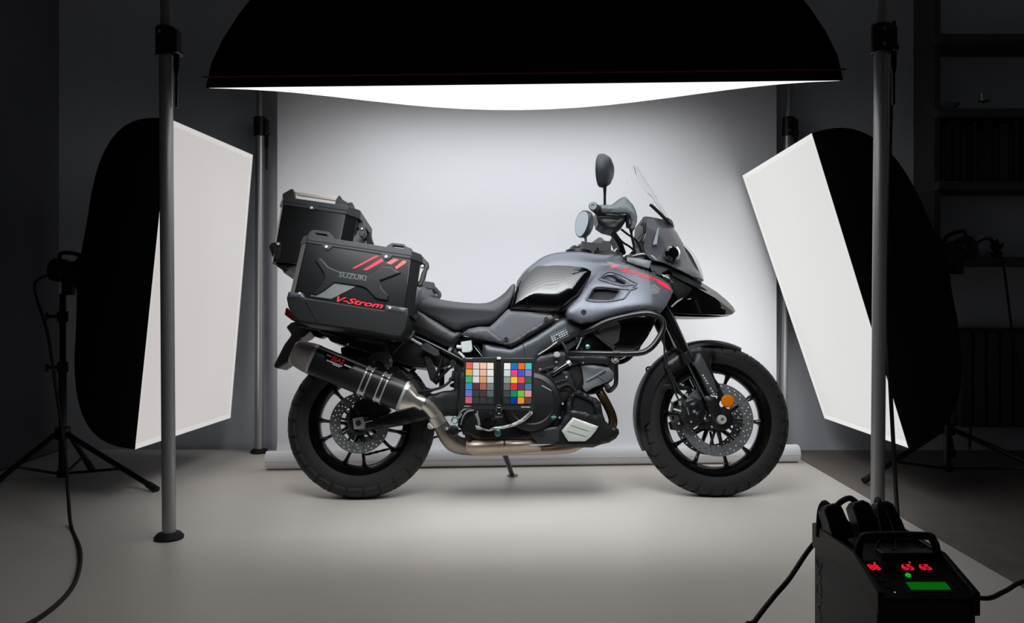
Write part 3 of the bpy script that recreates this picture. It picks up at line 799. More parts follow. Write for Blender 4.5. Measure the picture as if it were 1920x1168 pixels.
fw_, fc = wheel(1337, 0.3265, 0.110, 0.2415, 0.204, 12.5, 16.0, 0.157, 0.112, (0.070, -0.070), 34)
AX = Vector((0, -1, 0))
# toothed sensor rings
for rim, c, r0, dw in ((rw, rc_, 0.050, 0.074), (fw_, fc, 0.046, 0.078)):
    bm = NB(); lathe(bm, c+AX*dw, AX, [(0, r0), (0, r0-0.012), (0.003, r0-0.012), (0.003, r0)], 60, closed=True)
    for i in range(44):
        a = 2*math.pi*i/44; u = Vector((math.cos(a), 0, math.sin(a)))
        box(bm, c+AX*(dw+0.003)+u*(r0-0.006), (0.0032, 0.0022, 0.009), Matrix.Rotation(math.pi/2-a, 3, 'Y'))
    obj('sensor_ring', bm, mat('teal_grey_ring', (92, 108, 110), 0.4, metal=0.6), rim)
bm = NB(); lathe(bm, fc+AX*0.05, AX, [(0, 0.02), (0.092, 0.02), (0.099, 0.0175), (0.099, 0.008), (0.085, 0.007)], 28); obj('axle_nut', bm, mat('pale_nut_metal', (205, 203, 196), 0.3, metal=0.3), fw_, label='bright axle nut')
bm = NB(); a_ = math.radians(31); u = Vector((math.cos(a_), 0, math.sin(a_))); tube(bm, [fc+u*0.205, fc+u*0.19, fc+u*0.172+Vector((-0.006, -0.01, -0.006))], [0.006, 0.005, 0.004], n=3); obj('tyre_valve', bm, g_rub if False else m_rub, fw_)

# ---------------------------------------------------------------- swingarm, chain, rear brake
sw = P('swingarm', [(662, 792), (668, 783), (684, 781), (705, 783), (740, 772), (772, 757), (803, 741), (832, 733), (868, 730), (900, 730), (900, 782), (868, 783), (838, 779), (800, 786), (760, 796), (700, 806), (676, 808), (664, 803)], 0.125, 0.04, g_eng, bike, dome=0.012, D=0.02)
P('chain_adjuster', [(661, 785), (679, 781), (685, 795), (683, 804), (664, 805)], 0.139, 0.01, g_alu, sw, bevel=0.001, label='pale square chain adjuster block')
bm = NB(); lathe(bm, L(672, 793, 0.139), AX, [(0, 0.0115), (0.004, 0.0115), (0.004, 0.006)], 20); obj('axle_end', bm, g_hole, sw)
T('adjuster_screw', [(684, 792, 0.145), (698, 788, 0.145)], 0.0025, g_bright, sw, n=1)
P('swingarm', [(662, 792), (668, 783), (684, 781), (705, 783), (740, 772), (772, 757), (803, 741), (832, 733), (868, 730), (900, 730), (900, 782), (868, 783), (838, 779), (800, 786), (760, 796), (700, 806), (676, 808), (664, 803)], 0.125, 0.04, g_eng, bike, dome=0.012, D=0.02, mirror=True)
# chain: a run of links
bm = NB()
def chain_run(p0, p1, n):
    for i in range(n):
        a = p0.lerp(p1, i/n); b = p0.lerp(p1, (i+0.85)/n); m_ = (a+b)/2
        d = (b-a).normalized()
        rot = Matrix.Rotation(-math.atan2(d.z, d.x), 3, 'Y')
        for s in (-1, 1): box(bm, m_+Vector((0, s*0.006*(1 if i % 2 else 0.7), 0)), ((b-a).length, 0.0025, 0.011 if i % 2 else 0.009), rot)
        cyl(bm, a+Vector((0, 0.008, 0)), a+Vector((0, -0.008, 0)), 0.004, seg=8)
q0, q1 = L(684, 853, -0.10), L(905, 797, -0.10)
chain_run(q0, q1, 34); chain_run(L(690, 742, -0.10), L(905, 765, -0.10), 32)
obj('drive_chain', bm, m_rub, bike)
bm = NB(); lathe(bm, rc_-AX*0.103, AX, [(0, 0.095), (0.006, 0.095), (0.006, 0.06), (0, 0.06)], 42, closed=True); obj('sprocket', bm, g_disc, bike)
P('chain_guard', [(690, 735), (770, 728), (850, 748), (850, 760), (770, 740), (690, 750)], -0.088, 0.03, g_blk, bike)
P('brake_caliper', [(664, 752), (690, 745), (722, 752), (732, 770), (716, 785), (688, 787), (672, 780), (664, 768)], 0.105, 0.05, g_eng, bike, dome=0.008, D=0.02)
P('caliper_bracket', [(655, 768), (672, 762), (684, 772), (684, 800), (662, 806), (654, 790)], 0.098, 0.012, g_eng, bike, bevel=0.002)
for p in ((668, 754), (652, 771), (699, 762)): bolt(*p, 0.103, 0.006, bike, g_bolt)
hug = NB()
rows = []
for i in range(15):
    a = math.radians(150-i*7.4); R_ = 0.338
    rows.append([rc_+Vector((math.cos(a)*r, wv, math.sin(a)*r)) for wv, r in ((-0.085, R_-0.035), (-0.075, R_-0.006), (-0.04, R_+0.004), (0.04, R_+0.004), (0.075, R_-0.006), (0.085, R_-0.035))])
quad_sheet(hug, rows[6:]); thicken(hug, 0.004); obj('tyre_hugger', hug, g_blk, bike, angle=50)
# plate holder hanging behind the rear tyre
pm = P('plate_holder', [(536, 613), (545, 605), (552, 603), (575, 606), (588, 612), (583, 620), (572, 630), (560, 636), (558, 652), (541, 678), (521, 691), (514, 689), (513, 684), (533, 645), (543, 632), (546, 627)], 0.075, 0.15, g_blk, bike, bevel=0.006)
P('plate_light', [(583, 622), (590, 617), (603, 622), (610, 630), (600, 634), (588, 630)], 0.03, 0.06, g_blk, bike, bevel=0.004)
P('tail_lamp', [(533, 590), (536, 576), (546, 582), (556, 598), (548, 601)], 0.10, 0.2, mat('dark_red_lens', (96, 20, 26), 0.15, coat=0.5), bike, bevel=0.004, label='dark red tail lamp lens')
# ---------------------------------------------------------------- exhaust
def oriented_secs(p0, p1, list_, n=24, power=2.6, upv=None):
    """sections along p0->p1: (t, half height, half width)"""
    d = (p1-p0).normalized(); wv = Vector((0, -1, 0)); wv = (wv-d*wv.dot(d)).normalized(); uv = wv.cross(d)
    if uv.z < 0: uv = -uv
    out = []
    for t, hh, hw in list_:
        p = p0.lerp(p1, t); ring = []
        for i in range(n):
            a = 2*math.pi*i/n; ca, sa = math.cos(a), math.sin(a)
            e = 2/power
            ring.append(p+uv*hh*math.copysign(abs(sa)**e, sa)+wv*hw*math.copysign(abs(ca)**e, ca))
        out.append(ring)
    return out, d, wv, uv
mw = 0.235
m0, m1 = L(588, 674, mw), L(757, 743, mw)
HH, HW = 0.0625, 0.058
secs, md_, mwv, muv = oriented_secs(m0, m1, [(0, HH*1.0, HW*0.98), (0.03, HH*1.02, HW), (0.97, HH*1.02, HW), (1, HH, HW*0.98)], n=30, power=2.9)
bm = NB(); loft(bm, secs); muf = obj('muffler', bm, g_carbon, bike, angle=40)
secs, *_ = oriented_secs(m0, m1, [(-0.215, HH*0.72, HW*0.80), (-0.19, HH*0.86, HW*0.92), (-0.05, HH*1.02, HW), (0.0, HH*1.02, HW)], n=30, power=2.9)
bm = NB(); loft(bm, secs); obj('end_cap', bm, g_endcap, muf, angle=40, label='smoky metal end cap')
secs, *_ = oriented_secs(m0, m1, [(-0.222, HH*0.45, HW*0.55), (-0.21, HH*0.45, HW*0.55)], n=24, power=2.2)
bm = NB(); loft(bm, secs); obj('outlet', bm, g_hole, muf)
for t0, t1 in ((-0.012, 0.018), (0.985, 1.012)):
    secs, *_ = oriented_secs(m0, m1, [(t0, HH*1.045, HW*1.035), (t1, HH*1.045, HW*1.035)], n=30, power=2.9)
    bm = NB(); loft(bm, secs); obj('band', bm, g_alu, muf, label='pale metal band')
secs, *_ = oriented_secs(m0, m1, [(1.0, HH*1.0, HW*0.96), (1.03, HH*0.98, HW*0.94), (1.14, HH*0.42, HW*0.5), (1.22, 0.030, 0.030)], n=30, power=2.6)
bm = NB(); loft(bm, secs); obj('inlet_cone', bm, g_bright, muf, angle=40, label='bright welded inlet cone')
for t in (0.60, 0.775):
    bm = NB()
    ins, *_ = oriented_secs(m0, m1, [(t-0.036, HH*1.03, HW*1.02), (t-0.036, HH*1.075, HW*1.07), (t-0.022, HH*1.075, HW*1.07), (t-0.022, HH*1.03, HW*1.02)], n=30, power=2.9)
    R_ = [[bm.verts.new(p) for p in s] for s in ins]
    for a, b in zip(R_, R_[1:]+R_[:1]):
        for i in range(30): bm.faces.new((a[i], a[(i+1) % 30], b[(i+1) % 30], b[i]))
    ins, *_ = oriented_secs(m0, m1, [(t+0.022, HH*1.03, HW*1.02), (t+0.022, HH*1.075, HW*1.07), (t+0.036, HH*1.075, HW*1.07), (t+0.036, HH*1.03, HW*1.02)], n=30, power=2.9)
    R_ = [[bm.verts.new(p) for p in s] for s in ins]
    for a, b in zip(R_, R_[1:]+R_[:1]):
        for i in range(30): bm.faces.new((a[i], a[(i+1) % 30], b[(i+1) % 30], b[i]))
    # cross bridges between the two bands
    for fr in (0.86, 0.0, -0.86):
        p = m0.lerp(m1, t)+muv*HH*fr*0.98+mwv*HW*(1.05 if fr == 0 else 0.98)
        if fr == 0: continue
        box(bm, p, ((m1-m0).length*0.07, 0.008, 0.014), Matrix((md_, mwv, muv)).transposed())
    cs_ = obj('clamp_strap', bm, g_alu, muf, angle=40, label='slotted silver clamp strap')
    for s in (-0.03, 0.03):
        bm = NB(); p = m0.lerp(m1, t+s)+muv*HH*0.70+mwv*HW*0.98; lathe(bm, p, mwv+muv*0.7, [(0, 0.006), (0.006, 0.006), (0.008, 0.003)], 12); obj('rivet', bm, g_bright, cs_)
# badge
def mp(t, up, out=1.0): return m0.lerp(m1, t)+muv*HH*up+mwv*(HW*1.0+0.003)*out
bm = NB(); loft(bm, [[mp(t, u, 1)+mwv*h for t, u in ((0.09, 0.80), (0.14, 0.30), (0.30, 0.12), (0.40, 0.26), (0.44, 0.78))] for h in (-0.012, 0.001)]); bd_ = obj('badge_plate', bm, g_gloss, muf, bevel=0.001)
bm = text_bm('BIAS', mp(0.20, 0.42)+mwv*0.0015, mp(0.33, 0.42)+mwv*0.0015, mwv, height=0.019, depth=0.0005, extra_bold=0.02, shear=0.1); obj('lettering', bm, g_red, bd_, label='red lettering')
bm = NB()
for a_, b_, u, h in ((0.16, 0.33, 0.30, 0.006), (0.34, 0.42, 0.45, 0.006), (0.14, 0.19, 0.62, 0.005), (0.23, 0.31, 0.20, 0.004)):
    p, q = mp(a_, u), mp(b_, u); box(bm, (p+q)/2+mwv*0.0015, ((q-p).length, 0.001, h), Matrix((md_, mwv, muv)).transposed())
obj('print_lines', bm, g_white, bd_)
P('muffler_hanger', [(694, 667), (706, 661), (728, 659), (733, 668), (736, 678), (734, 688), (722, 690), (717, 680), (710, 674), (700, 680), (693, 676)], 0.215, 0.012, mat('grey_green_bracket', (96, 102, 94), 0.45), bike, bevel=0.002, label='grey hanger plate with steel bolts')
for p in ((731, 676), (701, 679), (723, 686), (727, 691)): bolt(*p, 0.217, 0.0065 if p[0] == 731 else 0.004, bike, g_bolt)
# link pipes
T('link_pipe', [(764, 746, 0.235), (776, 748, 0.23), (797, 758, 0.215), (812, 773, 0.20), (822, 790, 0.185)], [0.027, 0.026, 0.0265, 0.027, 0.028], g_bright, bike, seg=20, label='bright curved link pipe')
bm = NB(); d_ = (L(826, 796, 0.18)-L(819, 786, 0.19)); cyl(bm, L(815, 779, 0.195), L(824, 795, 0.184), 0.0315, 0.0335, seg=24); obj('pipe_sleeve', bm, g_bright, bike)
bm = NB(); p = L(808, 798, 0.19); tube(bm, [p, L(818, 796, 0.2)], 0.007, n=1); tube(bm, [L(803, 794, 0.205), L(812, 803, 0.205)], 0.0075, n=1); lathe(bm, L(807, 799, 0.20), AX, [(0, 0.012), (0.01, 0.012), (0.01, 0.007)], 16); obj('pipe_clamp', bm, g_alu, bike)
T('connecting_pipe', [(821, 788, 0.186), (828, 800, 0.18), (838, 816, 0.17), (850, 830, 0.15), (868, 837, 0.12), (890, 838, 0.09)], [0.031, 0.032, 0.036, 0.038, 0.036, 0.034], mat('brushed_grey_pipe', (140, 132, 124), 0.35, metal=0.9, noise=0.12, scale=20), bike, seg=20)
bm = NB(); lathe(bm, L(850, 808, 0.205), AX, [(0, 0.024), (0.012, 0.024), (0.02, 0.017), (0.022, 0.0)], 24); obj('heat_shield', bm, g_blk, bike, label='round black heat shield')
bolt(838, 804, 0.215, 0.006, bike)
bm = NB()
sec = []
for px, cy_, hh, hw in ((858, 834, 0.030, 0.05), (876, 836, 0.037, 0.08), (893, 836, 0.040, 0.09), (950, 834, 0.041, 0.09), (1000, 832, 0.037, 0.08), (1013, 835, 0.028, 0.05)):
    c_ = L(px, cy_, 0.078)
    sec.append([c_+Vector((0, math.cos(a)*hw, math.sin(a)*hh)) for a in [2*math.pi*i/20 for i in range(20)]])
loft(bm, sec); col_ = obj('exhaust_collector', bm, g_ti, bike, angle=50)
T('weld_seam', [(945, 820, 0.135), (946, 832, 0.168), (946, 846, 0.14)], 0.004, g_ti2, col_)
T('collector_pipe', [(880, 846, 0.07), (960, 845, 0.08), (1040, 843, 0.08), (1076, 838, 0.07), (1100, 825, 0.05)], 0.020, g_ti, bike, seg=16)
T('collector_pipe', [(940, 841, 0.10), (985, 838, 0.12), (1030, 836, 0.10), (1060, 832, 0.08)], 0.014, g_ti2, bike, seg=14)
T('header_pipe', [(1118, 722, 0.07), (1128, 740, 0.085), (1139, 760, 0.09), (1147, 778, 0.09), (1149, 795, 0.085), (1140, 812, 0.075)], [0.021, 0.020, 0.0195, 0.0195, 0.0195, 0.018], g_ti2, bike, seg=20)
T('pipe_stay', [(1122, 753, 0.09), (1138, 756, 0.092)], 0.005, g_ti2, bike, n=1)

# ---------------------------------------------------------------- engine and frame
eng = P('engine', [(860, 700), (905, 680), (1000, 668), (1062, 655), (1078, 670), (1092, 690), (1098, 720), (1082, 738), (1058, 755), (1050, 790), (1040, 815), (985, 826), (900, 826), (868, 815), (856, 770)], 0.15, 0.30, g_eng, bike, dome=0.012, D=0.02)
P('cylinder', [(1062, 690), (1120, 655), (1155, 672), (1150, 712), (1118, 738), (1098, 738)], 0.11, 0.22, g_eng, bike, bevel=0.006)
hd = P('cylinder_head', [(1069, 694), (1085, 683), (1100, 680), (1126, 683), (1141, 688), (1152, 700), (1151, 709), (1140, 716), (1112, 727), (1099, 735), (1092, 728)], 0.15, 0.08, g_head, bike, dome=0.006, D=0.012)
T('cover_ridge', [(1100, 714, 0.157), (1120, 703, 0.16), (1134, 694, 0.157)], 0.0055, g_head, hd)
T('cover_ridge', [(1120, 703, 0.16), (1131, 712, 0.158)], 0.004, g_head, hd, n=1)
bm = NB()
for i in range(9):
    t = i/8; p = L(1140-50*t*0.0+0, 0, 0.1) if False else None
obj_f = None
P('head_cover', [(1068, 672), (1078, 664), (1104, 661), (1138, 665), (1146, 676), (1140, 684), (1110, 680), (1085, 682), (1074, 686)], 0.17, 0.09, mat('dark_cam_cover', (40, 43, 46), 0.4, metal=0.4), bike, dome=0.01, D=0.02)
bm = NB(); pc = L(996, 752, 0.15)
lathe(bm, pc, AX, [(0, 0.128), (0.03, 0.126), (0.044, 0.116), (0.050, 0.098), (0.046, 0.092), (0.049, 0.05), (0.05, 0.0)], 48); cc_ = obj('clutch_cover', bm, g_eng, bike, angle=30)
T('cover_rib', [(1016, 723, 0.198), (1031, 731, 0.196), (1045, 739, 0.19)], 0.0022, g_alu, cc_, n=1)
star = NB()
for k in range(3):
    a = math.pi*k/3; p = L(1037.5, 782, 0.196); u = Vector((math.cos(a), 0, math.sin(a)))*0.012
    tube(star, [p-u, p+u], 0.0022, n=1, seg=6)
obj('star_emblem', star, g_teal, cc_)
for px, py in ((1036, 698), (1020, 713), (1045, 726), (1062, 707), (1013, 693), (1055, 757), (1049, 783), (1043, 679), (1046, 665)):
    bolt(px, py, 0.168, 0.0052, eng, g_bolt, hexed=False)
bolt(1044, 665, 0.19, 0.011, bike, g_alu, h=0.008, hexed=True)
bolt(1102, 650, 0.185, 0.010, bike, g_teal, h=0.006)
bolt(933, 812, 0.165, 0.0145, bike, g_teal, h=0.008)
bolt(1093, 680, 0.17, 0.005, bike, g_bolt)
T('coolant_pipe', [(1036, 702, 0.175), (1050, 692, 0.185), (1068, 680, 0.18)], 0.0105, mat('dark_chrome_pipe', (90, 92, 92), 0.16, metal=1.0), bike, n=1, seg=14)
bm = NB(); cyl(bm, L(1064, 683, 0.182), L(1069, 679, 0.18), 0.0135); obj('hose_clip', bm, g_bolt, bike)
for pts in ([(1006, 700, 0.17), (1022, 692, 0.18), (1038, 688, 0.18)], [(1005, 716, 0.165), (1025, 722, 0.17), (1050, 715, 0.17), (1064, 712, 0.165)], [(1040, 735, 0.168), (1058, 722, 0.175), (1072, 724, 0.17), (1080, 735, 0.165)], [(1052, 640, 0.16), (1062, 655, 0.175), (1064, 672, 0.175)], [(1085, 600, 0.14), (1082, 640, 0.15), (1100, 668, 0.14)]):
    T('engine_hose', pts, 0.0065, m_rub, bike)
T('sensor_lead', [(1003, 706, 0.175), (1012, 710, 0.178), (1009, 716, 0.175)], 0.0016, g_white, bike)
P('engine_casting', [(1024, 690), (1046, 684), (1068, 694), (1084, 722), (1070, 738), (1040, 732), (1018, 712)], 0.158, 0.05, g_eng, bike, dome=0.012, D=0.018)
P('sprocket_cover', [(862, 768), (930, 764), (985, 782), (992, 806), (940, 820), (880, 815), (858, 800)], 0.145, 0.06, g_eng, bike, dome=0.01, D=0.02)
# frame
fr_w = lambda x, z: 0.0
frm = P('frame_spar', [(904, 671), (905, 645), (925, 647), (958, 651), (1000, 630), (1036, 606), (1050, 597), (1066, 595), (1078, 602), (1088, 604), (1095, 612), (1090, 626), (1066, 640), (1040, 650), (1020, 662), (1008, 676), (1004, 700), (960, 700), (905, 690)], 0.155, 0.05, g_frame, bike, dome=0.014, D=0.03, label='grey metal frame spar with a small printed panel')
ft = bvh(frm)
T('frame_joint', [(979, 641, 0.166), (983, 655, 0.17), (984, 670, 0.168)], 0.0015, g_hole, frm)
for k in range(5):
    y = k*3.6
    a, b = (1032+k*1.2, 629.5+y), (1062+k*1.6, 614+y)
    if k in (0, 4): letter('I'*1 if False else '-', a, b, 0.19, 0.9, g_white, frm, tree=ft, name='printed_lines')
    else:
        bm = NB()
        for s in range(7):
            if random.random() < 0.15: continue
            t0, t1 = s/7+0.02, s/7+0.02+random.uniform(0.07, 0.12)
            q = [(a[0]+(b[0]-a[0])*t, a[1]+(b[1]-a[1])*t+dy) for t, dy in ((t0, 0), (t1, 0), (t1, -2), (t0, -2))]
            vs_ = [bm.verts.new(L(x, y_, 0.19)) for x, y_ in q]; bm.faces.new(vs_)
        for v in bm.verts: v.co.y = 0
        drape(bm, ft, 0.0012, 0); obj('printed_lines', bm, g_white, frm, label='tiny white printed lines')
P('frame_spar', [(904, 671), (925, 647), (958, 651), (1036, 606), (1066, 595), (1095, 612), (1066, 640), (1008, 676), (1004, 700), (905, 690)], 0.155, 0.05, g_frame, bike, mirror=True)
P('pivot_plate', [(866, 690), (905, 680), (915, 720), (908, 775), (900, 815), (880, 838), (872, 820), (868, 780)], 0.135, 0.04, g_blk, bike, dome=0.006, D=0.015)
P('pivot_plate', [(866, 690), (905, 680), (915, 720), (908, 775), (900, 815), (880, 838), (872, 820), (868, 780)], 0.135, 0.04, g_blk, bike, mirror=True)
T('frame_edge', [(1009, 665, 0.165), (1027, 654, 0.17), (1045, 641, 0.168)], 0.0028, g_alu, frm, n=1)
T('frame_edge', [(1081, 655, 0.16), (1087, 643, 0.165), (1091, 633, 0.162)], 0.0032, g_alu, frm, n=1)
# belly pan
pan = P('belly_pan', [(1075, 734), (1086, 731), (1096, 736), (1106, 742), (1119, 747), (1127, 757), (1130, 775), (1135, 789), (1146, 800), (1153, 800), (1160, 805), (1161, 813), (1155, 822), (1142, 830), (1128, 833), (1112, 839), (1080, 839), (1050, 838), (1030, 833), (1012, 831), (1000, 823), (992, 811), (1000, 806), (1042, 803), (1050, 794), (1060, 776), (1061, 758), (1066, 744)], 0.165, 0.33, g_blk, bike, dome=0.010, D=0.014, holes=[[(1079, 741), (1106, 752), (1113, 760), (1116, 777), (1098, 772), (1076, 768), (1074, 755)]])
P('pan_recess', [(1079, 741), (1106, 752), (1113, 760), (1116, 777), (1098, 772), (1076, 768), (1074, 755)], 0.155, 0.02, mat('dark_blue_grey_recess', (26, 32, 36), 0.3), pan)
P('pan_insert', [(1074.5, 782.5), (1122, 799.5), (1117, 808), (1107, 820), (1097, 827.5), (1066, 827.5), (1060, 819), (1053, 807.5)], 0.182, 0.010, g_insert, pan, dome=0.003, D=0.006, label='pale silver five-sided insert')
for a, b in (((1071, 797), (1103, 808)), ((1064, 808), (1098, 818))): T('insert_groove', [(*a, 0.1865), (*b, 0.1865)], 0.0009, g_head, pan, n=1)
bm = NB(); lathe(bm, L(1105, 773, 0.15), AX, [(0, 0.014), (0.02, 0.014), (0.02, 0.008)], 20); obj('drain_plug', bm, g_blk, pan)
P('pan_wing', [(990, 806), (1046, 800), (1052, 808), (1048, 832), (1010, 831), (1000, 822)], 0.172, 0.02, mat('dark_grey_plastic', (40, 43, 44), 0.45), bike, dome=0.004, D=0.01)
bm = NB(); lathe(bm, L(1016, 812, 0.175), AX, [(0, 0.013), (0.003, 0.013), (0.003, 0.009), (0.0005, 0.008)], 24); obj('rubber_plug', bm, g_hole, bike)
T('pan_edge', [(992, 835, 0.16), (1015, 834, 0.165), (1034, 832, 0.165)], 0.004, g_alu, bike)
# rear brake pedal and foot controls
P('brake_pedal', [(891, 797), (898, 799), (907, 803), (917, 806), (924, 801), (940, 799), (958, 795), (975, 787), (991, 774), (995, 770.5), (999, 772), (998, 777), (985, 789), (965, 799), (945, 804), (929, 806), (917, 809), (905, 806), (893, 805)], 0.21, 0.014, g_alu, bike, dome=0.004, D=0.006, label='raw aluminium brake pedal')
bm = NB(); cyl(bm, L(994, 773, 0.20), L(994, 773, 0.25), 0.006); obj('pedal_tip', bm, g_alu, bike)
bm = NB(); lathe(bm, L(915, 787, 0.17), AX, [(0, 0.032), (0.03, 0.032), (0.04, 0.026), (0.04, 0)], 28); obj('foot_rest_pivot', bm, g_eng, bike)
bm = NB(); tube(bm, [L(913, 778, 0.19), L(913, 778, 0.27)], 0.013, n=1, seg=12); obj('foot_rest', bm, m_rub, bike)
T('brake_pushrod', [(895, 770, 0.20), (896, 790, 0.20)], 0.003, g_alu, bike, n=1)
T('pedal_spring', [(892, 775, 0.205), (897, 787, 0.205), (899, 798, 0.205)], 0.006, g_alu, bike)
for pts in ([(858, 790, 0.16), (862, 776, 0.175), (870, 768, 0.18), (884, 766, 0.175)], [(864, 796, 0.165), (868, 782, 0.18), (876, 772, 0.18), (888, 769, 0.175)], [(846, 790, 0.17), (852, 781, 0.18), (860, 784, 0.18), (866, 776, 0.18)]):
    T('brake_hose', pts, 0.0032, mat('pale_grey_hose', (132, 146, 142), 0.4), bike)
T('wire_loop', [(846, 788, 0.18), (851, 782, 0.185), (858, 786, 0.185), (855, 794, 0.185), (848, 792, 0.18)], 0.0022, g_teal, bike)
P('shock_link', [(871, 772), (890, 770), (889, 800), (884, 828), (878, 832), (874, 810), (870, 790)], 0.15, 0.05, mat('bronze_dark_metal', (38, 34, 28), 0.35, metal=0.5), bike, dome=0.01, D=0.015)
T('stand_spring', [(892, 817, 0.10), (889, 838, 0.10)], 0.004, g_teal, bike, n=1)
# side stand on the far side
sb = BI @ floor_pt(961, 892.5)
st0 = L(943, 842, -0.10)
bm = NB(); dd = sb-st0
tube(bm, [st0, st0.lerp(sb, 0.5), sb-dd.normalized()*0.004], [0.0135, 0.0115, 0.011], n=2, seg=12, cap=True); ss = obj('side_stand', bm, mat('worn_dark_steel', (36, 30, 27), 0.4, metal=0.5), bike)
bm = NB(); wn = BI.to_3x3() @ Vector((0, 0, 1)); lathe(bm, sb+wn*0.0, wn, [(0.0, 0.026), (0.006, 0.026), (0.008, 0.014)], 20); obj('stand_foot', bm, g_head, ss)
# ---------------------------------------------------------------- rear subframe and braces
T('subframe_tube', [(770, 628, 0.13), (800, 641, 0.13), (838, 660, 0.135), (868, 676, 0.14), (890, 690, 0.14)], 0.010, g_tube, bike, n=3)
T('subframe_tube', [(770, 628, -0.13), (838, 660, -0.135), (890, 690, -0.14)], 0.010, g_tube, bike, n=3)
T('subframe_tube', [(857, 631, 0.13), (850, 645, 0.14), (842, 659, 0.135)], 0.008, g_alu, bike, n=1)
T('rack_brace', [(761, 635, 0.235), (748, 650, 0.23), (736, 662, 0.22)], 0.0055, g_tube, bike, n=2)
T('rack_brace', [(726, 634, 0.24), (724, 650, 0.235), (728, 662, 0.225)], 0.006, g_tube, bike)
T('rack_brace', [(769, 634, 0.22), (780, 641, 0.21), (790, 646, 0.20)], 0.006, g_alu, bike, n=1)
T('rack_brace', [(770, 616, 0.22), (771, 628, 0.21), (764, 638, 0.22)], 0.006, g_tube, bike, n=2)
P('rack_rail', [(666, 632), (672, 631), (722, 640), (720, 646), (668, 637)], 0.24, 0.02, mat('grey_rack_rail', (96, 100, 100), 0.35, metal=0.6), bike, bevel=0.002)
P('rack_rail', [(600, 612), (660, 624), (740, 640), (760, 636), (764, 642), (740, 650), (650, 636), (600, 622)], 0.22, 0.012, g_tube, bike, bevel=0.002)
P('tail_cover', [(612, 600), (700, 616), (770, 600), (800, 622), (852, 648), (868, 672), (866, 692), (850, 684), (828, 690), (812, 684), (795, 690), (765, 686), (735, 676), (700, 664), (660, 652), (620, 640), (604, 620)], 0.10, 0.20, g_blk, bike, dome=0.006, D=0.02)
bolt(652, 646, 0.112, 0.005, bike, g_bolt)
P('peg_hanger', [(794, 668), (806, 666), (820, 700), (826, 713), (818, 722), (806, 712), (800, 690)], 0.125, 0.016, g_blk, bike, bevel=0.003)
T('peg_hanger_tube', [(816, 714, 0.13), (832, 700, 0.135), (848, 684, 0.14)], 0.0075, g_tube, bike, n=1)
T('peg_hanger_tube', [(829, 670, 0.12), (822, 695, 0.125), (814, 712, 0.125)], 0.0075, g_tube, bike, n=1)
T('peg_hanger_tube', [(829, 690, -0.02), (828, 726, -0.02)], 0.012, g_tube, bike, n=1)
T('brake_line', [(785, 734, 0.14), (810, 731, 0.15), (830, 725, 0.15), (846, 712, 0.15), (851, 695, 0.15)], 0.006, m_rub, bike)
P('frame_plate', [(850, 668), (870, 662), (876, 690), (868, 735), (850, 728), (852, 706)], 0.11, 0.02, g_blk, bike)
bm = NB(); lathe(bm, L(849.5, 680.5, 0.148), AX, [(0, 0.013), (0.008, 0.013), (0.008, 0.006), (0.003, 0.005)], 18); obj('eyelet', bm, g_eng, bike)
T('peg_spring', [(845, 686, 0.15), (840, 689, 0.15)], 0.004, g_alu, bike, n=1)
P('exhaust_bracket', [(790, 645), (800, 643), (822, 657), (825, 666), (816, 668), (800, 660), (790, 655)], 0.155, 0.012, g_frame, bike, bevel=0.002)
P('swing_guard', [(782, 735), (800, 726), (815, 731), (800, 740), (786, 748)], 0.13, 0.03, g_blk, bike)
# fluid reservoir
P('fluid_reservoir', [(864, 641), (884, 637.5), (886, 656), (882, 660), (866, 661)], 0.165, 0.05, g_fluid, bike, bevel=0.003, label='whitish brake fluid reservoir')
bm = NB(); cyl(bm, L(856, 650, 0.16), L(865, 651, 0.16), 0.008); obj('reservoir_neck', bm, g_fluid, bike)
T('reservoir_hose', [(860, 660, 0.15), (868, 668, 0.155), (874, 676, 0.15)], 0.006, g_fluid, bike)
T('seat_wire', [(888, 648, 0.13), (896, 658, 0.14), (904, 668, 0.14)], 0.0022, g_alu, bike)
T('seat_wire', [(892, 645, 0.13), (899, 656, 0.14), (908, 667, 0.14)], 0.0022, g_blk, bike)
# shock absorber spring between the swingarm and the frame
bm = NB()
pA, pB = L(858, 700, 0.0), L(872, 790, 0.0); dxx, dyy = frame_of(pB-pA)
tube(bm, [pA.lerp(pB, i/80)+(dxx*math.cos(i*0.6)+dyy*math.sin(i*0.6))*0.038 for i in range(81)], 0.006, n=1, seg=8); cyl(bm, pA, pB, 0.018); obj('shock_absorber', bm, g_blk, bike)

P('dark_gap_plate', [(852, 628), (905, 636), (960, 650), (1000, 660), (1000, 690), (905, 695), (860, 700), (848, 670)], 0.06, 0.12, g_hole, bike)  # added dark plate, fills the pale gap behind the reservoir
P('dark_gap_block', [(1040, 600), (1100, 600), (1130, 612), (1165, 640), (1170, 664), (1120, 668), (1050, 672), (1000, 680), (1000, 630)], 0.10, 0.20, g_hole, bike)  # added dark block, fills the pale gap between frame and radiator
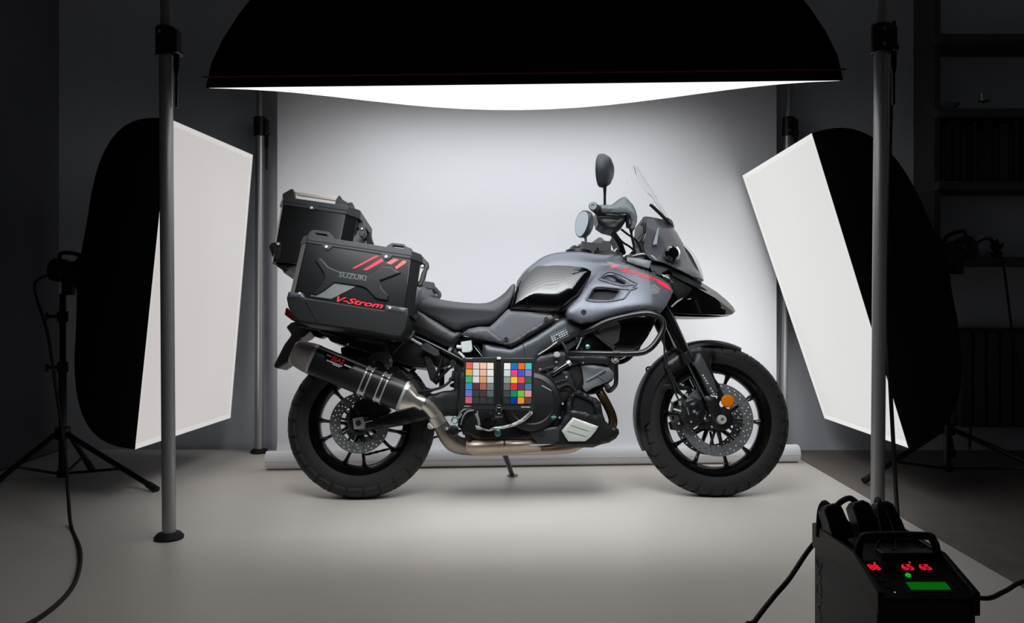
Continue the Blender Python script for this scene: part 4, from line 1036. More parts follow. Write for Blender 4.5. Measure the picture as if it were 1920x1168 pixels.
# ---------------------------------------------------------------- seat, tank, bodywork
def body_loft(name, secs, m, parent, smooth=3, angle=60, label=None):
    """secs = [(w, outline px)], same number of points, right side out to w; mirrored to the left"""
    S = []
    for w, o in secs:
        S.append([L(x, y, w) for x, y in (smooth2(o, smooth))])
    full = S[::-1]+[[Vector((p.x, -p.y, p.z)) for p in s] for s in S if abs(s[0].y) > 1e-6]
    bm = NB()
    full = [s for s in S[::-1]]
    # S is ordered from the centre outwards; left copies follow the centre
    left = [[Vector((p.x, -p.y, p.z)) for p in s] for s in S[1:]]
    loft(bm, [s for s in S[::-1]]+left)
    return obj(name, bm, m, parent, angle=angle, label=label)
seat_o = [(789, 541), (797, 549), (820, 558), (850, 563.5), (885, 566.5), (912, 566), (931, 558), (948, 545), (958, 533), (965, 530), (967, 538), (962, 555), (955, 572), (940, 590), (921, 608), (895, 612), (870, 617), (852, 622), (820, 603), (785, 582), (771, 568)]
def shrink(o, k, c=None, dx=0, dy=0, kx=None):
    cx = sum(p[0] for p in o)/len(o) if c is None else c[0]; cy = sum(p[1] for p in o)/len(o) if c is None else c[1]
    kx = k if kx is None else kx
    return [(cx+(x-cx)*kx+dx, cy+(y-cy)*k+dy) for x, y in o]
def at_w(o, w0, w1):
    """same place in the motorcycle's frame seen at another w: outline px for w1"""
    out = []
    for x, y in o:
        p = L(x, y, w0); p = Vector((p.x, -w1, p.z)); q = BM @ p
        out.append((CX+q.x*F/q.y, CY-(q.z-H)*F/q.y))
    return out
seat_c = shrink(seat_o, 1.0)
sw0 = 0.13
body_loft('seat', [(0.0, at_w([(x, y-(2 if i < 10 else 0)) for i, (x, y) in enumerate(seat_o)], sw0, 0.0)), (0.10, at_w(seat_o, sw0, 0.10)), (0.135, at_w(shrink(seat_o, 0.95, dy=2, kx=0.99), sw0, 0.135)), (0.158, at_w(shrink(seat_o, 0.82, dy=5, kx=0.97), sw0, 0.158)), (0.168, at_w(shrink(seat_o, 0.55, dy=7, kx=0.90), sw0, 0.168))], g_seat, bike, smooth=2, label='dark grey dished rider seat')
pil = [(640, 520), (700, 512), (760, 520), (790, 535), (806, 545), (817, 553), (815, 562), (790, 585), (740, 590), (660, 575), (640, 550)]
body_loft('pillion_seat', [(0.0, at_w(pil, 0.1, 0.0)), (0.10, pil), (0.13, at_w(shrink(pil, 0.85, dy=3), 0.1, 0.13)), (0.145, at_w(shrink(pil, 0.5, dy=5), 0.1, 0.145))], g_seat, bike, smooth=2)
P('tail_panel', [(745, 560), (775, 565), (800, 588), (850, 621), (866, 624), (858, 642), (850, 652), (838, 650), (800, 632), (768, 620), (750, 600)], 0.145, 0.04, g_blk, bike, dome=0.012, D=0.03)
P('tail_panel', [(745, 560), (775, 565), (800, 588), (850, 621), (866, 624), (850, 652), (800, 632), (768, 620)], 0.145, 0.04, g_blk, bike, mirror=True)
# side cover under the tank
cov = P('side_cover', [(952, 580), (985, 583), (1020, 587.5), (1032, 590), (1040, 598), (1034, 605), (1000, 624), (975, 640), (958, 650), (944, 646), (925, 641), (895, 635), (866, 627), (878, 617), (898, 612.5), (918, 613), (932, 600)], 0.17, 0.03, g_panel, bike, dome=0.010, D=0.02)
P('cover_edge', [(1026, 592), (1033, 590.5), (1041, 598), (1034, 606), (1000, 626), (975, 642), (958, 651), (946, 647), (946, 642), (956, 641), (990, 619), (1018, 603)], 0.178, 0.012, g_blk, cov, dome=0.003, D=0.006, label='black lower edge')
P('cover_wing', [(867, 627), (879, 618), (898, 613.5), (917, 614.5), (944, 638), (945, 645), (925, 640.5), (895, 634)], 0.179, 0.012, mat('mid_grey_plastic', (62, 64, 68), 0.45), cov, dome=0.008, D=0.016)
for p in ((949, 636), (1024, 598)): bm = NB(); lathe(bm, L(*p, 0.186), AX, [(0, 0.009), (0.004, 0.009), (0.004, 0.006), (0.001, 0.005)], 18); obj('cover_screw', bm, g_blk, cov)
P('side_cover', [(952, 580), (1032, 590), (1040, 598), (1000, 624), (958, 650), (895, 635), (866, 627), (898, 612.5), (918, 613)], 0.17, 0.03, g_panel, bike, mirror=True)
# tank: skin with a gloss black side panel
tank_o = [(960, 572), (969, 545), (969, 530), (972, 523), (985, 506), (1000, 494), (1012, 485), (1026, 478), (1045, 473.5), (1065, 472), (1090, 472), (1108, 475), (1130, 477), (1165, 478), (1172, 500), (1140, 540), (1090, 575), (1060, 588), (1020, 592), (970, 585)]
tk = body_loft('fuel_tank', [(0.0, at_w([(x, y-1) for x, y in tank_o], 0.07, 0.0)), (0.07, tank_o), (0.125, at_w(shrink(tank_o, 0.955, c=(1060, 560)), 0.07, 0.115)), (0.160, at_w(shrink(tank_o, 0.87, c=(1060, 560), kx=0.97), 0.07, 0.143)), (0.172, at_w(shrink(tank_o, 0.7, c=(1060, 560), kx=0.9), 0.07, 0.152))], g_matte, bike, smooth=2, label='matte grey tank skin')
zt = L(1040, 486, 0.165).z; zb2 = L(1040, 585, 0.165).z
tp_o = [(956, 579), (959, 570), (964, 553), (969, 538), (977, 523), (988, 508), (1003, 497), (1020, 490), (1042, 487.5), (1066, 489), (1090, 493), (1103, 497), (1110, 504), (1114, 510), (1108, 520), (1097, 536), (1085, 556), (1074, 564), (1060, 576), (1045, 584), (1030, 584.5), (1000, 582)]
tank_lean = lambda x, z: -0.042*max(0, (z-zb2)/(zt-zb2))**1.6
for mir in (False, True):
    tp = P('tank_panel', tp_o, 0.185, 0.05, g_gloss, tk, dome=0.030, D=0.10, wf=tank_lean, mirror=mir, grid=0.008, angle=70, label='gloss black tank side panel')
bm = NB(); lathe(bm, Vector((L(1085, 472, 0).x, 0, L(1085, 471, 0).z-0.012)), (0.05, 0, 1), [(0, 0.06), (0.012, 0.06), (0.016, 0.05), (0.016, 0)], 28); obj('filler_cap', bm, g_blk, tk)
# side cowl over the radiator
cowl_o = [(1085, 489), (1098, 482.5), (1120, 481), (1150, 486), (1180, 495.5), (1212, 508), (1240, 521), (1255, 532), (1262, 545), (1258, 557), (1250, 572), (1241, 584), (1226, 581), (1206, 580), (1172, 585), (1134, 596), (1112, 604), (1090, 607), (1082, 604), (1064, 596), (1061, 588), (1064, 579), (1085, 557), (1108, 522), (1116, 509), (1108, 499)]
v1 = [(1132, 521.5), (1141, 516.5), (1149, 518), (1160, 524), (1172, 531), (1170, 533), (1152, 527)]
v2 = [(1105, 559.5), (1115, 543), (1135, 542.5), (1160, 546), (1150, 559), (1140, 562)]
xr = L(1110, 540, 0.2).x; xf = L(1255, 540, 0.2).x; zu = L(1180, 500, 0.2).z; zl = L(1180, 585, 0.2).z
def cowl_lean(x, z):
    t = max(0, min(1, (x-xr)/(xf-xr)))
    u = max(0, min(1, (z-zl)/(zu-zl)))
    return 0.035*math.sin(math.pi*min(1, t*0.75+0.1))-0.075*u**1.6-0.03*max(0, t-0.75)*4*0.5
for mir in (False, True):
    cw = P('side_cowl', cowl_o, 0.205, 0.03, g_matte, bike, dome=0.014, D=0.028, wf=cowl_lean, mirror=mir, holes=[v1, v2], angle=40, grid=0.011, label='matte grey side cowl with two air vents')
    if not mir: cw0 = cw
ct = bvh(cw0)
for o_, nm in ((v1, 'vent'), (v2, 'vent')):
    P(nm, [(x, y) for x, y in o_], 0.185, 0.004, g_hole, cw0, wf=cowl_lean, label='dark vent opening')
def ridge(pts, r, m=None, name='vent_rim', lift=0.001):
    P_ = spline([L(x, y, 0.2) for x, y in pts], 5); out = []
    for p in P_:
        h_ = ct.ray_cast(Vector((p.x, -2, p.z)), Vector((0, 1, 0)))
        out.append(Vector((p.x, (h_[0].y if h_[0] is not None else p.y)-lift, p.z)))
    bm = NB(); tube(bm, out, r, n=1, seg=8); return obj(name, bm, m or g_matte, cw0, angle=60)
ridge([(1098, 563), (1104, 553), (1112, 541), (1125, 538), (1150, 541), (1180, 545), (1192, 541)], 0.0045)
ridge([(1098, 563), (1112, 566.5), (1135, 567), (1160, 564), (1168, 561), (1178, 548), (1192, 533)], 0.0045)
ridge([(1124, 523), (1133, 512), (1147, 508), (1165, 516), (1192, 532)], 0.0055)
ridge([(1124, 523), (1140, 529), (1160, 536), (1190, 535)], 0.0045)
letter('V-Strom', (1146, 499.5), (1230, 526), 0.215, 9, g_red, cw0, tree=ct, shear=0.35, bold=0.02, label='red lettering')
decal('red_stripe', [(1231, 521.5), (1241, 525.5), (1252, 531.5), (1260.5, 544), (1248, 539.5), (1234, 531)], 0.205, ct, g_red, cw0, label='red painted stripe end')
# slanted silver S-shaped emblem of narrow strokes
em = NB()
for pl in ([(1217.3, 539), (1226, 535.3), (1236, 544)], [(1223, 538.2), (1234.5, 549.5)], [(1219.5, 540.5), (1231.5, 552)], [(1216.2, 546.5), (1219, 544.8), (1227, 552.8)], [(1217.5, 549.5), (1222.5, 554)]):
    pp3 = []
    for x, y in pl:
        p = L(x, y, 0.2); h_ = ct.ray_cast(Vector((p.x, -2, p.z)), Vector((0, 1, 0))); pp3.append(Vector((p.x, h_[0].y-0.001, p.z)))
    tube(em, pp3, 0.0012, n=1, seg=6)
obj('emblem', em, mat('pale_metal_emblem', (214, 214, 208), 0.3, metal=0.2), cw0, label='small polished emblem')
def on_cowl(px, py, lift=0.0):
    p = L(px, py, 0.2); h_ = ct.ray_cast(Vector((p.x, -2, p.z)), Vector((0, 1, 0))); return Vector((p.x, h_[0].y-lift, p.z)) if h_[0] is not None else p
bm = NB(); lathe(bm, on_cowl(1093, 587), AX, [(0, 0.0115), (0.0025, 0.011), (0.0025, 0.007), (0.001, 0.006)], 20); obj('cowl_screw', bm, g_hole, cw0)
# inner cowl, radiator
P('radiator_shroud', [(1128, 598), (1160, 588), (1205, 584), (1232, 594), (1225, 612), (1214, 632), (1202, 649), (1188, 657), (1150, 657), (1130, 640), (1108, 618)], 0.19, 0.05, g_gloss, bike, dome=0.01, D=0.02, label='gloss black radiator shroud')
P('shroud_hole', [(1118, 606), (1140, 600), (1160, 604), (1164, 612), (1160, 640), (1148, 648), (1132, 636), (1120, 620)], 0.202, 0.004, g_hole, bike)
P('radiator', [(1186, 600), (1220, 600), (1200, 655), (1166, 672)], 0.15, 0.30, g_blk, bike, bevel=0.004)
P('frame_brace', [(1101, 618), (1108, 615), (1155, 650), (1150, 656)], 0.20, 0.012, g_blk, bike, bevel=0.003)
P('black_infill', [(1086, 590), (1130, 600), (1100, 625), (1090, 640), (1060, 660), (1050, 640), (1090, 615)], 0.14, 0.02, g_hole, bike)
# crash bars
bar = [(1066, 663, 0.20), (1085, 662.5, 0.235), (1115, 662.5, 0.262), (1160, 663, 0.272), (1198, 662, 0.272), (1215, 656, 0.272), (1228, 644, 0.272), (1240, 625, 0.272), (1244, 608, 0.272), (1236, 594, 0.270), (1219, 588, 0.268), (1198, 588.5, 0.264), (1165, 595, 0.255), (1135, 604, 0.245), (1110, 617, 0.232), (1088, 627, 0.20)]
T('crash_bar', bar, 0.0125, g_tube, bike, n=5, seg=14)
bm = NB(); tube(bm, [Vector((p.x, -p.y, p.z)) for p in [L(*q) for q in bar]], 0.0125, n=5, seg=14); obj('crash_bar', bm, g_tube, bike)
T('bar_stay', [(1154, 668, 0.255), (1155, 690, 0.25), (1155, 716, 0.235), (1151, 726, 0.22), (1141, 733, 0.19), (1136, 722, 0.15)], 0.0095, g_tube, bike, n=3, seg=12)
bm = NB(); cyl(bm, L(1148, 663, 0.272), L(1162, 663, 0.272), 0.0165, seg=18); obj('bar_clamp', bm, g_blk, bike)
bolt(1154, 674, 0.268, 0.0075, bike, g_bolt, h=0.008)
P('clamp_ear', [(1146, 671), (1162, 671), (1161, 678), (1154, 682), (1147, 678)], 0.264, 0.012, g_alu, bike, bevel=0.002)
T('horn_bracket', [(1128, 702, 0.10), (1136, 718, 0.10), (1144, 730, 0.09)], 0.008, g_blk, bike, n=1)

# ---------------------------------------------------------------- front end
for s in (1, -1):
    w = 0.102*s
    def LP(px, py, ww): 
        p = L(px, py, abs(ww)); return Vector((p.x, -ww, p.z))
    bm = NB(); tube(bm, [LP(1208, 500, w), LP(1236, 560, w), LP(1260, 610, w), LP(1289, 672, w)], 0.0255, n=1, seg=24); up_ = obj('fork_leg', bm, mat('gloss_black_tube', (10, 10, 12), 0.18, coat=0.4), bike, angle=50)
    bm = NB(); cyl(bm, LP(1283, 661, w), LP(1293, 681, w), 0.029, seg=24); obj('seal_collar', bm, g_blk, up_, bevel=0.002)
    bm = NB(); cyl(bm, LP(1289, 672, w), LP(1328, 752, w), 0.0205, seg=24); obj('stanchion', bm, mat('dark_polished_stanchion', (96, 104, 106), 0.12, metal=1.0), up_, angle=50)
    o_ = panel_bm([(1322, 742), (1342, 744), (1352, 765), (1361, 783), (1357, 795), (1345, 797), (1336, 786), (1326, 762)], 0.125, 0.045, dome=0.008, D=0.015, mirror=s < 0); obj('fork_lug', o_, g_eng, up_)
    o_ = panel_bm([(1306, 664), (1312, 661), (1316, 668), (1338, 712), (1346, 735), (1339, 742), (1330, 736), (1318, 712), (1302, 684)], 0.135, 0.014, dome=0.006, D=0.012, mirror=s < 0); gd = obj('fork_guard', o_, mat('dark_grey_guard', (64, 66, 68), 0.38), up_)
    if s > 0:
        gt = bvh(gd); bm = NB()
        for i in range(9):
            x, y = 1316+i*2.9, 703+i*4.9
            if i == 4: continue
            vs_ = [bm.verts.new(L(a, b, 0.14)) for a, b in ((x, y), (x+2.5, y-1.3), (x+4, y+1.6), (x+1.5, y+2.9))]; bm.faces.new(vs_)
        for v in bm.verts: v.co.y = 0
        drape(bm, gt, 0.0008, 0); obj('printed_marks', bm, g_white, gd, label='row of small pale printed marks')
P('fork_yoke', [(1206, 515), (1228, 506), (1243, 538), (1222, 548)], 0.13, 0.26, g_eng, bike, bevel=0.006)
P('fork_yoke', [(1184, 470), (1206, 462), (1216, 484), (1194, 492)], 0.13, 0.26, g_eng, bike, bevel=0.006)
# mudguard
bm = NB(); rows = []
N_ = 30
for i in range(N_+1):
    a = math.radians(203-i*(203-67)/N_)
    R_ = 0.3265+0.014+0.012*math.sin(i/N_*math.pi)
    if i > N_-6: taper = 1-(i-(N_-6))/6*0.45
    else: taper = 1
    if i < 3: taper = 0.6+0.4*i/3
    dp = 0.055 if 4 < i < 20 else 0.025
    rows.append([fc+Vector((math.cos(a)*r, wv*taper, math.sin(a)*r)) for wv, r in ((-0.072, R_-dp), (-0.070, R_-0.012), (-0.055, R_-0.001), (-0.03, R_+0.004), (0, R_+0.006), (0.03, R_+0.004), (0.055, R_-0.001), (0.070, R_-0.012), (0.072, R_-dp))])
quad_sheet(bm, rows); thicken(bm, 0.004)
mg = obj('mudguard', bm, g_blk, bike, angle=40)
for mir in (False, True):
    P('mudguard_side', [(1290, 654), (1312, 650), (1333, 653), (1343, 660), (1334, 672), (1333, 690), (1341, 710), (1350, 722), (1344, 730), (1336, 726), (1322, 700), (1305, 680), (1280, 690), (1264, 700), (1246, 690), (1250, 680), (1272, 664)], 0.082, 0.012, g_blk, mg, dome=0.006, D=0.012, mirror=mir)
T('mudguard_hook', [(1214, 700, 0.0), (1212, 691, 0.0), (1218, 688, 0.0), (1226, 693, 0.0)], 0.004, g_blk, mg)
# front brake
for s in (1, -1):
    mir = s < 0
    o_ = panel_bm([(1282, 752), (1300, 744), (1316, 752), (1324, 770), (1318, 792), (1300, 800), (1284, 798), (1276, 782)], 0.118, 0.05, dome=0.006, D=0.008, mirror=mir); cal = obj('brake_caliper', o_, g_eng, bike)
    if s > 0:
        bolt(1302, 772, 0.132, 0.0075, cal, g_head); bolt(1296, 791, 0.132, 0.0045, cal, g_bolt); bolt(1322, 785, 0.128, 0.0055, cal, g_bolt)
        bolt(1273, 794, 0.10, 0.005, cal, g_bolt); bolt(1331, 779, 0.13, 0.004, cal, g_bolt)
        T('pad_pin', [(1263, 767, 0.10), (1277, 771, 0.105)], 0.005, g_bolt, cal, n=1)
        T('hose_banjo', [(1274, 752, 0.115), (1276, 760, 0.115)], 0.006, g_alu, cal, n=1)
        T('bleed_screw', [(1284, 738, 0.11), (1290, 744, 0.11)], 0.004, g_bolt, cal, n=1)
P('caliper_bracket', [(1318, 790), (1340, 785), (1350, 792), (1340, 800), (1322, 804), (1308, 802)], 0.11, 0.02, g_eng, bike, bevel=0.003)
bolt(1335, 800, 0.112, 0.0055, bike, g_bolt)
P('hose_guide', [(1242, 722), (1262, 720), (1290, 724), (1298, 730), (1282, 732), (1250, 728)], 0.09, 0.01, g_blk, bike, bevel=0.002)
P('pad_block', [(1258, 792), (1272, 786), (1280, 796), (1278, 808), (1262, 806)], 0.09, 0.06, mat('dark_brown_pad', (34, 22, 24), 0.5), bike, bevel=0.003)
T('brake_hose', [(1244, 600, 0.07), (1245, 640, 0.08), (1247, 675, 0.09), (1252, 695, 0.10), (1262, 718, 0.105), (1268, 740, 0.11), (1276, 756, 0.115)], 0.0042, m_rub, bike)
T('brake_hose', [(1250, 660, 0.06), (1253, 685, 0.08), (1264, 712, 0.09), (1275, 735, 0.10), (1284, 752, 0.11)], 0.0042, m_rub, bike)
T('sensor_wire', [(1256, 750, 0.09), (1262, 760, 0.09), (1270, 770, 0.095)], 0.0025, m_rub, bike)
for p in ((1276, 720), (1299, 731), (1285, 738)): bolt(*p, 0.105, 0.004, bike, g_bolt)
bm = NB(); pr = L(1364, 752, 0.125); lathe(bm, pr, AX, [(0, 0.0275), (0.006, 0.0275), (0.0065, 0.026), (0.0095, 0.024), (0.011, 0.012), (0.0112, 0)], 36); obj('side_reflector', bm, g_amber, bike, label='round amber reflector')
P('reflector_bracket', [(1343, 730), (1350, 726), (1356, 738), (1362, 752), (1352, 752)], 0.122, 0.008, g_blk, bike)
bm = NB(); lathe(bm, L(1352, 785, 0.112), AX, [(0, 0.050), (0.012, 0.050), (0.014, 0.046), (0.014, 0.0)], 40); obj('hub_cover', bm, g_eng, bike)
# beak
def beak(name, rowsR, m, lbl=None):
    """rows: list of polylines from centre ridge to the lower edge, given as (px,py,w)"""
    R_ = [[L(*p) for p in row] for row in rowsR]
    left = [[Vector((p.x, -p.y, p.z)) for p in r] for r in R_[1:]]
    bm = NB(); quad_sheet(bm, R_[:0:-1]+[R_[0]]+left); thicken(bm, 0.004)
    return obj(name, bm, m, bike, angle=22, label=lbl)
rid = [(1240, 503, 0), (1262, 501, 0), (1290, 516, 0), (1318, 531, 0), (1345, 548, 0), (1364, 564, 0), (1375, 576, 0), (1379, 584, 0)]
sho = [(1236, 518, .10), (1256, 513, .105), (1284, 527, .10), (1311, 542, .09), (1340, 558, .075), (1360, 573, .055), (1371, 581, .035), (1376, 586, .02)]
mid = [(1248, 548, .115), (1262, 550, .12), (1282, 556, .115), (1308, 562, .105), (1336, 571, .085), (1357, 580, .065), (1369, 585, .04), (1375, 587.5, .02)]
low = [(1252, 582, .09), (1262, 586, .10), (1280, 588, .10), (1305, 589, .095), (1332, 590, .08), (1354, 590.5, .06), (1368, 590, .035), (1374, 588.5, .018)]
bot = [(x, y+1, w*0.4) for x, y, w in low]
beak('beak', [rid, sho, mid, low, bot], g_gloss, 'gloss black pointed beak')
P('beak_stripe', [(1259, 508), (1265, 508), (1292, 522), (1320, 540), (1326, 545), (1310, 540), (1285, 529), (1262, 517)], 0.112, 0.012, g_hole, bike)
P('beak_stay', [(1258, 574), (1268, 565), (1280, 558), (1281, 559.5), (1270, 567), (1260, 576)], 0.125, 0.006, g_alu, bike)
P('beak_side_panel', [(1240, 514), (1256, 517), (1280, 530), (1298, 541), (1292, 552), (1284, 558), (1270, 560), (1262, 545), (1254, 531)], 0.128, 0.02, mat('black_green_gloss', (26, 29, 27), 0.2, coat=0.4), bike, dome=0.004, D=0.01)
for p in ((1291, 561), (1294, 560.5)): bolt(*p, 0.122, 0.003, bike, g_bolt)
bolt(1354, 577, 0.075, 0.003, bike, g_bolt)
# cowl around the headlamp
def strip3(name, near, cen, m, th=0.004, parent=None, lbl=None, wn=None, n=4, angle=50):
    """curved sheet: near edge (px,py,w) to the centre line (px,py) at w=0, mirrored to the far side"""
    N1 = spline([L(*p) for p in near], n); C1 = spline([L(p[0], p[1], 0) for p in cen], n)
    rows = []
    for a, c in zip(N1, C1):
        row = []
        for k in range(7):
            t = k/6
            q = a.lerp(c, t); q = Vector((c.x+(a.x-c.x)*(1-t)**2, a.y*(1-t), c.z+(a.z-c.z)*(1-t)**1.6)); row.append(q)
        rows.append(row+[Vector((q.x, -q.y, q.z)) for q in row[-2::-1]])
    bm = NB(); quad_sheet(bm, rows); thicken(bm, th)
    return obj(name, bm, m, parent or bike, angle=angle, label=lbl)
strip3('nose_cowl', [(1213, 410, .155), (1212, 440, .165), (1208, 468, .165), (1222, 486, .165), (1246, 492, .16), (1275, 506, .15), (1300, 519, .10)], [(1247, 415), (1265, 432), (1279, 455), (1293, 478), (1304, 498), (1312, 515), (1319, 527)], g_smoke, lbl='smoked grey nose cowl')
strip3('headlamp_lens', [(1281, 457, .035), (1296, 475, .05), (1306, 494, .055), (1313, 511, .045), (1317.5, 526, .025)], [(1281, 455), (1298, 474), (1309, 493), (1316, 510), (1319.5, 527)], g_lens, lbl='clear headlamp lens')
bm = NB(); lathe(bm, L(1258, 476, 0.165), (0.25, -1, 0), [(-0.03, 0.02), (0, 0.034), (0.012, 0.034), (0.026, 0.024), (0.030, 0)], 28); ol = obj('indicator_housing', bm, g_gloss, bike)
T('indicator_lens', [(1269, 463, 0.165), (1274, 473, 0.168), (1270, 486, 0.165)], 0.0045, g_lens, ol)
P('cowl_slat', [(1233, 428), (1236, 427), (1232, 458), (1224, 459)], 0.172, 0.01, mat('pale_grey_plastic', (128, 136, 138), 0.4), bike, bevel=0.001)
P('dash_housing', [(1206, 406), (1212, 405), (1236, 409), (1238, 418), (1222, 416), (1216, 436), (1212, 440), (1207, 436), (1205, 425)], 0.11, 0.22, g_blk, bike, bevel=0.004)
T('dash_knob', [(1201, 420, 0.08), (1206, 420, 0.08)], 0.007, g_blk, bike, n=1)
P('inner_cowl', [(1172, 478), (1196, 474), (1222, 460), (1240, 470), (1262, 490), (1262, 504), (1244, 512), (1240, 520), (1222, 512), (1196, 498), (1176, 492)], 0.12, 0.24, g_blk, bike, bevel=0.006)
for mir in (False, True):
    P('cowl_shoulder', [(1175, 482), (1190, 483), (1222, 489), (1217, 503), (1196, 497), (1176, 490)], 0.15, 0.02, mat('pale_grey_plastic', (128, 136, 138), 0.4), bike, dome=0.004, D=0.01, mirror=mir)
T('cowl_trim', [(1186, 480, 0.14), (1205, 476, 0.15), (1222, 480, 0.155), (1232, 489, 0.155)], 0.004, g_alu, bike)
T('cowl_strut', [(1206, 452, 0.10), (1212, 438, 0.12), (1218, 426, 0.12)], 0.0035, g_alu, bike, n=1)
T('cowl_strut', [(1210, 462, 0.12), (1216, 450, 0.13), (1221, 438, 0.13)], 0.0035, g_alu, bike, n=1)
# windscreen
ws = strip3('windscreen', [(1187.5, 309, .02), (1190, 316, .10), (1194, 328, .14), (1200, 343, .155), (1209, 356, .15), (1222, 368, .14), (1236, 389, .13), (1250, 410, .12)], [(1188.5, 308), (1197, 320), (1205, 334), (1214, 348), (1223, 362), (1233, 378), (1244, 397), (1258, 420)], g_clear, th=0.003, lbl='clear windscreen', angle=70)
T('screen_bracket', [(1219, 383, 0.13), (1233, 396, 0.12), (1247, 410, 0.11), (1256, 420, 0.10)], 0.0075, g_blk, bike, n=2)
bolt(1222, 381, 0.14, 0.007, bike, g_fluid)
T('screen_edge_block', [(1250, 412, 0.10), (1257, 416, 0.05), (1260, 426, 0.0), (1257, 420, -0.05)], 0.010, g_blk, bike)
# handlebar, hand guards, mirrors
for s in (1, -1):
    S_ = lambda px, py, w: (lambda p: Vector((p.x, p.y*s, p.z-(0.05 if s < 0 and py < 385 else 0))))(L(px, py, w))
    bm = NB(); tube(bm, [S_(1168, 474, 0.04), S_(1162, 458, 0.10), S_(1150, 440, 0.20), S_(1136, 415, 0.29), S_(1118, 391, 0.40)], 0.0135, n=5, seg=14); hb = obj('handlebar', bm, g_tube, bike, angle=50)
    bm = NB(); tube(bm, [S_(1131, 406, 0.30), S_(1124, 398, 0.36), S_(1116, 390, 0.41)], [0.017, 0.0175, 0.018], n=2, seg=16); obj('grip', bm, m_rub, hb)
    bm = NB(); e = S_(1112, 386.5, 0.425); ax_ = Vector((-0.25, -s, 0.0)); lathe(bm, e-ax_.normalized()*0.03, ax_, [(0, 0.017), (0.03, 0.018), (0.034, 0.015), (0.034, 0.007), (0.028, 0.006)], 20); obj('bar_end', bm, mat('grey_bar_end', (84, 92, 94), 0.35, metal=0.5), hb)
    gm = mat('grey_hand_guard', (84, 92, 94), 0.4)
    o_ = panel_bm([(1121, 384), (1147, 384), (1158, 375), (1167, 369), (1173, 369), (1179, 375), (1187, 384), (1192, 394), (1195, 406), (1194, 418), (1189, 428), (1183, 428), (1186, 415), (1182, 403), (1174, 399), (1160, 400), (1143, 398.5), (1124, 397)], 0.385, 0.02, dome=0.012, D=0.02, mirror=s < 0); hg = obj('hand_guard', o_, gm, bike)
    o_ = panel_bm([(1174, 400), (1186, 402), (1194, 412), (1190, 429), (1176, 424)], 0.345, 0.03, dome=0.01, D=0.015, mirror=s < 0); obj('guard_shell', o_, g_blk, hg)
    o_ = panel_bm([(1118, 397), (1128, 399), (1150, 401), (1172, 402), (1176, 410), (1170, 420), (1160, 428), (1150, 432), (1134, 428), (1122, 420), (1119, 408)], 0.33, 0.10, dome=0.012, D=0.02, mirror=s < 0); obj('switch_cluster', o_, g_eng, hb)
    bm = NB(); tube(bm, [S_(1160, 410, 0.37), S_(1140, 408, 0.40), S_(1122, 408, 0.42)], [0.006, 0.005, 0.006], n=3); obj('lever', bm, g_blk, hb)
    bm = NB(); tube(bm, [S_(1134, 398, 0.31), S_(1134, 384, 0.335), S_(1134, 366, 0.35), S_(1134, 349, 0.36)], [0.007, 0.0055, 0.0055, 0.008], n=2, seg=12); stem = obj('mirror', bm, g_tube, bike, angle=50)
    mo = [(1113, 321), (1115, 309), (1119, 296), (1123, 290.5), (1128, 290), (1133, 297), (1138, 310), (1141, 326), (1141, 340), (1139, 350), (1132, 351.5), (1124, 345), (1117, 335)]
    # the mirror head: a rounded shell facing backwards, the glass set in its rear face
    cenm = S_(1127, 322, 0.36)
    nv = Vector((-0.90, 0.42*s, 0.10)).normalized(); uz = Vector((0.12, 0, 1)); uz = (uz-nv*uz.dot(nv)).normalized(); ux = uz.cross(nv)
    sh_o = [(0.075*math.cos(t)*(1.0), 0.068*math.sin(t)+0.016*math.cos(t)*0) for t in []]
    pts2 = [(-0.070, 0.012), (-0.062, 0.045), (-0.035, 0.068), (0.005, 0.074), (0.045, 0.062), (0.068, 0.030), (0.066, -0.010), (0.044, -0.046), (0.010, -0.066), (-0.030, -0.060), (-0.060, -0.030)]
    sm = [(v.x, v.y) for v in spline([Vector((a, b, 0)) for a, b in pts2], 4, closed=True)]
    secs = [[cenm+ux*(a*k)+uz*(b*k)-nv*dep for a, b in sm] for k, dep in ((0.97, -0.004), (1.0, 0.004), (0.97, 0.018), (0.82, 0.034), (0.5, 0.046), (0.12, 0.050))]
    bm = NB(); loft(bm, secs); mh = obj('mirror_head', bm, mat('dark_grey_mirror_shell', (52, 58, 60), 0.4), stem, angle=50)
    bm = NB(); loft(bm, [[cenm+ux*(a*k)+uz*(b*k)-nv*dep for a, b in sm] for k, dep in ((0.90, -0.0045), (0.90, -0.0055))]); obj('mirror_glass', bm, g_mirror, stem)
    bm = NB(); cyl(bm, S_(1134, 384, 0.335), S_(1134, 398, 0.315), 0.011, seg=14); obj('stem_boot', bm, mat('grey_stem_boot', (84, 86, 92), 0.45), stem, bevel=0.002)
    bm = NB(); b0 = S_(1110, 462, 0.22); 
P('fluid_box', [(1120, 463), (1131, 451), (1146, 452), (1146, 465), (1140, 473), (1124, 472)], -0.20, 0.05, g_eng, bike, bevel=0.003)
P('clutch_perch', [(1094, 472), (1100, 463), (1122, 464), (1136, 472), (1140, 478), (1096, 478)], -0.26, 0.05, g_eng, bike, bevel=0.004)
P('bar_riser', [(1150, 440), (1162, 444), (1170, 470), (1166, 482), (1156, 480), (1160, 466)], 0.06, 0.12, g_eng, bike, bevel=0.004)
